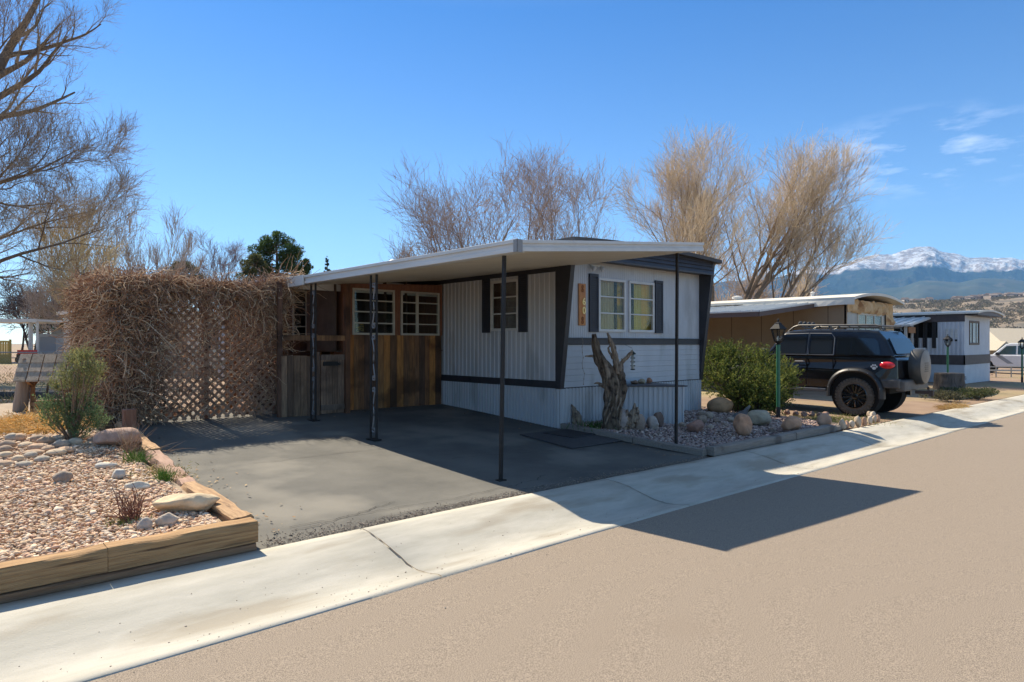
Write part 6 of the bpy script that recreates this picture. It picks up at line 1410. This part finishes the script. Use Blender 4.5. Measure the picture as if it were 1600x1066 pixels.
# ------------------------------------------------------------------ left background yard
def simple_box(par, name, x0, x1, y0, y1, z0, z1, m): mb = MB(); mb.box(x0, x1, y0, y1, z0, z1); return mb.build(name, m, par)
def local_thing(name, label, cat, u, d, z, ang, group=None):
    x, y = C2W(u, d); t = thing(name, label, cat, (x, y, z), group); t.rotation_euler = (0, 0, ang); return t
VA = -math.atan2(sn, cs)   # rotation so that local x runs across the view
pt = local_thing('porch_canopy', 'flat white patio canopy on white posts at the far left edge', 'canopy', 25, 42, .0, VA-.05)
def lb(par, name, m, *boxes):
    mb = MB()
    for bx3 in boxes: mb.box(*bx3)
    return mb.build(name, m, par, local=True)
lb(pt, 'canopy_roof', white_al, (-4.2, 1.5, -.2, 4, 2.90, 3.04)); lb(pt, 'canopy_fascia', white_al, (-4.22, 1.52, -.25, -.2, 2.84, 3.06))
for xx, yy in ((-3.4, 0), (-1.2, 0), (.9, 0), (1.4, 0), (.55, .6)): lb(pt, 'post', white_al, (xx-.05, xx+.05, yy-.05, yy+.05, 0, 2.9))
yf = local_thing('picket_fence', 'yellow wooden picket deck fence under the patio canopy', 'fence', 5, 40, -.1, VA)
mb = MB(); ypal = (.42, .30, .06)
for k in range(18): mb.box(-2.3+.15*k, -2.3+.15*k+.1, -.02, .02, .9, 1.75)
mb.box(-2.3, .42, -.04, .04, 1.68, 1.78); mb.build('picket', pm('yellow_wood', (.40, .28, .06), (.50, .37, .10), 4, rough=.7), yf, local=True)
lb(yf, 'skirt_board', pm('olive_yellow_boards', (.26, .19, .05), (.33, .25, .07), 4, rough=.7), (-2.3, .45, -.03, .03, -.1, .95), (.40, .46, -.06, .06, -.1, 1.85))
gs = local_thing('shed', 'grey garden shed with a shallow tan roof behind the canopy', 'shed', 83, 44, -.1, VA+.25)
lb(gs, 'wall', pm('pale_grey_shed', (.36, .38, .40), (.42, .44, .46), 2, rough=.6), (-1.0, 1.7, 0, 2.6, 0, 2.25)); lb(gs, 'door', pm('grey_door', (.28, .30, .33), rough=.6), (-.75, .15, -.03, 0, .05, 2.05)); lb(gs, 'dark_side', pm('dark_blue_grey', (.05, .06, .08), rough=.7), (1.15, 1.72, -.04, .0, 0, 2.2))
mb = MB(); mb.prism([(-.3, 2.25), (3.0, 2.25), (1.3, 3.05)], 'x', .0, 3.2); mb.build('roof', pm('tan_shingles', (.40, .34, .25), (.48, .41, .31), 6, rough=.9), gs, local=True)
nb1 = local_thing('mobile_home', 'pale neighbouring mobile home seen through the gaps of the lattice', 'mobile home', 270, 26, .1, .12)
lb(nb1, 'wall', pm('cream_neighbour_wall', (.46, .43, .36), (.52, .49, .42), 2, rough=.7), (-2.6, 8, 0, 4, .0, 2.55)); lb(nb1, 'roof', roofw, (-2.8, 8.2, -.2, 4.2, 2.55, 2.68))
lb(nb1, 'window', dark_in, (-2.5, -1.4, -.02, 0, 1.2, 2.1)); lb(nb1, 'window', dark_in, (1.2, 2.6, -.02, 0, 1.2, 2.1)); lb(nb1, 'door', pm('neighbour_door', (.28, .22, .15), rough=.7), (-.4, .5, -.03, 0, .3, 2.2)); lb(nb1, 'skirting', pm('neighbour_skirt', (.30, .27, .22), rough=.8), (-2.62, 8.02, -.03, -.0, -.1, .45))
rc = local_thing('garden_cart', 'small red garden cart parked beside the yellow fence', 'cart', 38, 41, -.1, VA); lb(rc, 'tub', pm('red_paint', (.45, .03, .03), rough=.4), (-.45, .45, 0, .5, .95, 1.2)); lb(rc, 'frame', matteblk, (-.5, .5, 0, .5, .75, .95)); 
for xx in (-.35, .35): mb = MB(); mb.lathe([(.2, -.04), (.2, .04)], (xx, -.02, .6), 16, rot(R(90))); mb.build('wheel', tyre_m, rc, local=True)
lb(rc, 'platform', pm('pale_concrete_slab', (.45, .44, .42), rough=.9), (-1.6, 2.6, -.6, .9, -.1, .40))
# chain link fence with its rails
cf = local_thing('chain_link_fence', 'low galvanised chain link fence crossing the left yard', 'fence', 60, 21, .25, VA)
zf_ = pm('galvanised_wire', (.30, .31, .31), rough=.4, metal=.6); mb = MB(); P = []
for i in range(90):
    a = -4.5+.1*i; P.append([(a, 0, 0), (a+.9, 0, .95)]); P.append([(a+.9, 0, 0), (a, 0, .95)])
P = np.array(P); mb.tubes(P, np.full((len(P), 2), .0022), 3); mb.build('mesh', zf_, cf, local=True)
mb = MB(); mb.tube([(-4.5, 0, .97), (5.4, 0, .97)], .02, 6); mb.build('top_rail', zf_, cf, local=True)
for a in (-4.5, -2.2, .1, 2.4, 4.7): mb = MB(); mb.tube([(a, 0, -.3), (a, 0, 1.0)], .028, 8); mb.build('post', zf_, cf, local=True)
# railroad tie and straw coloured grass in the left yard
x, y = C2W(22, 15); timber('timber', (x-2.5, y+1.9, .27), (x+.8, y-1.1, .25), .2, .18, pm('dark_tie', (.05, .045, .04), (.10, .085, .075), 6, rough=.9, bump=.5, bscale=15), 'dark railroad tie lying behind the split log', None, seed=30)
rg = np.random.default_rng(9); N = 16000; xx = rg.uniform(-14, 3.5, N); yy = 15+rg.random(N)**1.4*26
keep = np.array([mn.fractal(Vector((a*.25, b_*.25, 3)), 1, 2, 3) > -.12 for a, b_ in zip(xx, yy)]); xx, yy = xx[keep], yy[keep]; N = len(xx)
S = np.stack([xx, yy, gz(xx, yy)-.05], -1); D = rg.normal(0, .6, (N, 3)); D[:, 2] = 1; P, r = curves(N, S, D, rg.uniform(.05, .18, N), 3, .2, -.1, 3, .007, .003); mb = MB()
mb.tubes(P, r, 3, np.array([(.50, .40, .20), (.56, .45, .24), (.42, .33, .17), (.30, .32, .14)])[rg.integers(0, 4, N)]); tag(mb.build('dry_lawn', leafm, origin='base'), 'straw coloured dry lawn grass in the left yard', kind='stuff')
# far houses beyond the pickup
fh = thing('house', 'low house with a wide pale shingle gable roof behind the white pickup', 'house', (*C2W(1600, 75), -.6), None, 0)
def lb2(par, name, m, *b): return lb(par, name, m, *b)
fh.rotation_euler = (0, 0, VA+.30)
lb(fh, 'wall', pm('cream_wall', (.50, .42, .30), (.56, .48, .36), 2, rough=.8), (-3.2, 9, 0, 8, 0, 2.1))
mb = MB(); V = [(-4.0, -.8, 1.95), (9.6, -.8, 1.95), (9.6, 8.8, 1.95), (-4.0, 8.8, 1.95), (-.6, 4, 3.95), (9.6, 4, 3.95)]; mb.add(V, [(0, 1, 5, 4), (2, 3, 4, 5), (3, 0, 4), (1, 2, 5), (3, 2, 1, 0)]); mb.build('roof', pm('pale_shingle_roof', (.42, .36, .27), (.50, .43, .33), 8, rough=.95), fh, local=True)
mb = MB(); V = [(-5.6, -1.0, 1.35), (-2.6, -1.0, 1.35), (-4.1, -1.0, 2.35), (-5.6, 4, 1.35), (-2.6, 4, 1.35), (-4.1, 4, 2.35)]; mb.add(V, [(0, 1, 2), (5, 4, 3), (0, 2, 5, 3), (1, 4, 5, 2), (0, 3, 4, 1)]); mb.build('gable_wing', MATS['pale_shingle_roof'], fh, local=True)
lb(fh, 'window', dark_in, (-2.3, -1.0, -.03, 0, .9, 1.7)); lb(fh, 'window', dark_in, (2.0, 3.6, -.03, 0, .9, 1.7))
fw_ = thing('garden_wall', 'low brown slatted wall under the far house', 'wall', (*C2W(1575, 60), -.5)); fw_.rotation_euler = (0, 0, VA)
lb(fw_, 'panel', pm('brown_slat_wall', (.20, .12, .08), (.30, .19, .13), 6, rough=.9, stretch=(6, 1, 1)), (-2.6, 4.0, 0, .1, 0, .95)); lb(fw_, 'rail', pm('brown_rail', (.28, .18, .12), rough=.8), (-2.6, 4.0, -.03, .13, .95, 1.02))
for i, (u, d, w_, dp, h, c, l) in enumerate([(1560, 130, 9, 5, 3.0, (.45, .45, .44), 'long pale mobile home under the brown hillside, nearest the white one'), (1590, 150, 7, 5, 3.0, (.30, .27, .22), 'brown mobile home half way up the slope at the right edge'), (1556, 170, 8, 5, 3.0, (.5, .5, .5), 'white roofed mobile home farther up the slope')]):
    t = thing('mobile_home', l, 'mobile home', (*C2W(u, d), -.6+(d-120)*.05)); t.rotation_euler = (0, 0, VA+.2)
    lb(t, 'wall', pm('far_wall_%d' % i, c, rough=.8), (-w_/2, w_/2, 0, dp, 0, h-.3)); lb(t, 'roof', roofw, (-w_/2-.2, w_/2+.2, -.2, dp+.2, h-.3, h)); lb(t, 'window', dark_in, (-w_/4, -w_/4+1.2, -.03, 0, 1, 1.9))

# ------------------------------------------------------------------ hillside with scrub and the houses on its crest
def polar(name, a0, a1, na, ds, hf, mat, smooth='full'):
    us = np.linspace(a0, a1, na); V = []; nd = len(ds)
    for u in us:
        X = (u-CU)/F; k = 1/math.sqrt(1+X*X)
        for d in ds:
            x, y = C2W(u, d); V.append((x, y, hf(u, d)))
    i, j = np.meshgrid(np.arange(na-1), np.arange(nd-1), indexing='ij'); a = (i*nd+j).ravel(); mb = MB(); mb.add(V, np.stack([a, a+nd, a+nd+1, a+1], -1))
    o = mb.build(name, mat, smooth=smooth); o['kind'] = 'structure'; return o
def hillh(u, d):
    cr = np.interp(u, [900, 1200, 1400, 1500, 1600, 1800, 2100], [38, 49, 59, 62, 67, 74, 68])
    t = float(sstep(d, 90, 820)); n_ = mn.fractal(Vector((u*.02, d*.006, 1)), 1, 2, 5)
    z = -1.5+(cr-4)*(t**1.0)*(.25+.75*min(1, (d/860)**1.2))+n_*2.2*min(1, d/500)*(1-.8*float(sstep(d, 700, 860)))
    return z if d < 950 else z-(d-950)*.08
hillm = pm('brown_hillside', (.17, .125, .08), (.25, .19, .125), .05, rough=.95, c3=(.11, .095, .07), s3=.02, t3=.50, detail=10)
polar('hills', 860, 2300, 240, np.concatenate([np.linspace(90, 900, 46), [950, 1000, 1100, 1300]]), hillh, hillm)
rg = np.random.default_rng(77); mb = MB(); C_ = []; RR = []
for k in range(6000):
    u = rg.uniform(1380, 1760); d = rg.uniform(170, 860)**1.0
    if mn.fractal(Vector((u*.018, d*.012, 9)), 1, 2, 3) < -.05: continue
    s = rg.uniform(.8, 2.3)*(.5+d/900); x, y = C2W(u, d); C_.append((x, y, hillh(u, d)+s*.4)); RR.append((s, s, s*.7))
leafcloud(mb, C_, RR, 52000, 1.1, [(.17, .14, .11), (.12, .11, .085), (.22, .18, .13), (.10, .11, .07)], seed=4, asp=.6); tag(mb.build('scrub', leafm, origin='base'), 'grey brown scrub and bare brush dotted over the far hillside', kind='stuff')
r_ = random.Random(3)
proto = None
uu = [1402, 1409, 1417, 1426, 1437, 1446, 1455]+[1498+5.6*i for i in range(24)]
for i, u in enumerate(uu):
    d = 880+r_.uniform(-15, 15); x, y = C2W(u, d); z = hillh(u, d)-.5; w_ = r_.uniform(6, 9); hh = r_.uniform(5.0, 8.0)*(1 if u > 1495 else .8)
    t = thing('ridge_house', ORD[i]+' tiny house from the left along the crest of the brown hill', 'house', (x, y, z), 'houses along the far ridge'); t.rotation_euler = (0, 0, VA+r_.uniform(-.3, .3))
    c = [(.44, .36, .29), (.36, .29, .25), (.50, .44, .38), (.40, .34, .31)][i % 4]; lb(t, 'wall', pm('ridge_wall_%d' % (i % 4), c, rough=.9), (-w_/2, w_/2, 0, 8, 0, hh))
    mb = MB(); mb.prism([(-.6, hh), (8.6, hh), (4, hh+2.4)], 'x', -w_/2-.5, w_/2+.5); mb.build('roof', pm('ridge_roof_%d' % (i % 2), ((.14, .11, .10), (.22, .18, .16))[i % 2], rough=.9), t, local=True)
    lb(t, 'window', dark_in, *[(a-.7, a+.7, -.05, 0, b_, b_+1.3) for a in (-w_/4, w_/4) for b_ in (1, hh-2.4)])

# ------------------------------------------------------------------ mountains
PKU = [700, 900, 1050, 1190, 1210, 1235, 1260, 1285, 1308, 1322, 1340, 1350, 1362, 1380, 1395, 1410, 1420, 1432, 1446, 1458, 1470, 1485, 1500, 1508, 1520, 1532, 1545, 1560, 1570, 1582, 1592, 1600, 1640, 1700, 1800, 2000, 2300]
PKV = [480, 462, 450, 438, 431, 422, 418, 418, 416, 411, 404, 402, 399, 398, 396, 391, 387.5, 385, 385.5, 388, 393, 397, 398, 401, 402, 401, 401.5, 403, 401, 400.5, 404, 405, 404, 412, 422, 440, 460]
MD = 6000.0
def mth(u, d):
    crest = (CV-np.interp(u, PKU, PKV))*MD/F; t = (d-4300)/(MD-4300)
    base = np.interp(u, [1100, 1300, 1450, 1600], [.0, .02, .05, .03])
    x, y = C2W(u, d); rd = mn.ridged_multi_fractal(Vector((x*.0011, y*.0011, 2)), .9, 2.1, 7, 1.0, 2.0)-1.0
    rd = rd+.35*(mn.ridged_multi_fractal(Vector((x*.0045, y*.0045, 7)), .9, 2.1, 5, 1.0, 2.0)-1.0)
    if t < 1:
        s = t**.9 if t > 0 else 0; am = 95*math.sin(math.pi*min(1, max(0, t))**.8)*.9+10
        return -5+crest*s+rd*am*1.35*(t > 0)*min(1, t*6)
    return -5+crest+rd*26-(d-MD)*.5*(d > MD+1)
def snow_mat():
    m = bpy.data.materials.new('snow_mountain'); m.use_nodes = True; n = m.node_tree; L = n.links; bs = n.nodes['Principled BSDF']; bs.inputs['Roughness'].default_value = .9; bs.inputs['Specular IOR Level'].default_value = .1
    bpn = n.nodes.new('ShaderNodeBump'); bpn.inputs['Strength'].default_value = 1; bpn.inputs['Distance'].default_value = 70; g = n.nodes.new('ShaderNodeNewGeometry'); sx = n.nodes.new('ShaderNodeSeparateXYZ'); L.new(g.outputs['Position'], sx.inputs[0])
    nz = n.nodes.new('ShaderNodeTexNoise'); nz.inputs['Scale'].default_value = .006; nz.inputs['Detail'].default_value = 12; nz.inputs['Roughness'].default_value = .68; L.new(g.outputs['Position'], nz.inputs[0])
    n2 = n.nodes.new('ShaderNodeTexNoise'); n2.inputs['Scale'].default_value = .0016; n2.inputs['Detail'].default_value = 6; L.new(g.outputs['Position'], n2.inputs[0])
    def mth_(op, a, b):
        q = n.nodes.new('ShaderNodeMath'); q.operation = op
        for i, v in enumerate((a, b)):
            if isinstance(v, (int, float)): q.inputs[i].default_value = v
            else: L.new(v, q.inputs[i])
        return q.outputs[0]
    h = mth_('ADD', sx.outputs[2], mth_('MULTIPLY', mth_('SUBTRACT', n2.outputs[0], .5), 260)); h = mth_('ADD', h, mth_('MULTIPLY', mth_('SUBTRACT', nz.outputs[0], .5), 170))
    mr_ = n.nodes.new('ShaderNodeMapRange'); mr_.inputs['From Min'].default_value = 600; mr_.inputs['From Max'].default_value = 628; L.new(h, mr_.inputs[0])
    n3 = n.nodes.new('ShaderNodeTexNoise'); n3.inputs['Scale'].default_value = .012; n3.inputs['Detail'].default_value = 10; n3.inputs['Roughness'].default_value = .75; L.new(g.outputs['Position'], n3.inputs[0]); L.new(n3.outputs[0], bpn.inputs['Height']); L.new(bpn.outputs[0], bs.inputs['Normal'])
    r2 = n.nodes.new('ShaderNodeMapRange'); r2.inputs['From Min'].default_value = .53; r2.inputs['From Max'].default_value = .47; L.new(n3.outputs[0], r2.inputs[0])
    rockc = n.nodes.new('ShaderNodeMixRGB'); rockc.inputs[1].default_value = (.30, .22, .18, 1); rockc.inputs[2].default_value = (.85, .86, .88, 1); 
    mxx = mth_('ADD', mth_('MULTIPLY', r2.outputs[0], .75), .25); L.new(mxx, rockc.inputs[0])
    forest = n.nodes.new('ShaderNodeMixRGB'); forest.inputs[1].default_value = (.028, .045, .035, 1); forest.inputs[2].default_value = (.09, .085, .06, 1); r4 = n.nodes.new('ShaderNodeMapRange'); r4.inputs['From Min'].default_value = .5; r4.inputs['From Max'].default_value = .68; L.new(nz.outputs[0], r4.inputs[0]); L.new(r4.outputs[0], forest.inputs[0])
    mi = n.nodes.new('ShaderNodeMixRGB'); L.new(mr_.outputs[0], mi.inputs[0]); L.new(forest.outputs[0], mi.inputs[1]); L.new(rockc.outputs[0], mi.inputs[2]); L.new(mi.outputs[0], bs.inputs[0]); return m
polar('mountains', 900, 2100, 760, np.concatenate([np.linspace(4250, 6000, 72), [6050, 6150, 6400, 6700]]), mth, snow_mat())
FU = [700, 1000, 1180, 1250, 1330, 1412, 1424, 1436, 1452, 1466, 1482, 1498, 1516, 1530, 1545, 1573, 1600, 1700, 1900, 2300]
FV = [500, 480, 468, 462, 456, 447, 442, 438, 437.5, 437, 439, 440, 436, 433, 433.5, 435, 438, 440, 452, 480]
FD = 4000.0
def fth(u, d):
    crest = (CV-np.interp(u, FU, FV))*FD/F; t = (d-2900)/(FD-2900); x, y = C2W(u, d); rd = mn.ridged_multi_fractal(Vector((x*.0018, y*.0018, 5)), .9, 2.1, 6, 1.0, 2.0)-1.0
    if t < 1: return -5+crest*max(0, t)**.8+rd*45*math.sin(math.pi*min(1, max(0, t)))
    return -5+crest+rd*5-(d-FD)*.35
polar('foothills', 700, 2300, 300, np.concatenate([np.linspace(2850, 4000, 42), [4050, 4150, 4300]]), fth, pm('forest_slope', (.030, .045, .033), (.065, .07, .05), .004, rough=.95, spec=.1, c3=(.14, .12, .09), s3=.006, t3=.62, detail=10))

# ------------------------------------------------------------------ air
hz = MB(); hz.box(-7800, 9200, -3000, 8600, -600, 1160)
hm = bpy.data.materials.new('air'); hm.use_nodes = True; n = hm.node_tree; n.nodes.remove(n.nodes['Principled BSDF'])
pv = n.nodes.new('ShaderNodeVolumePrincipled'); pv.inputs['Color'].default_value = (.24, .55, 1.0, 1); pv.inputs['Density'].default_value = .000075; pv.inputs['Anisotropy'].default_value = .0
n.links.new(pv.outputs[0], n.nodes['Material Output'].inputs['Volume'])
ho = hz.build('haze', hm); tag(ho, 'thin blue air haze filling the valley', kind='stuff')
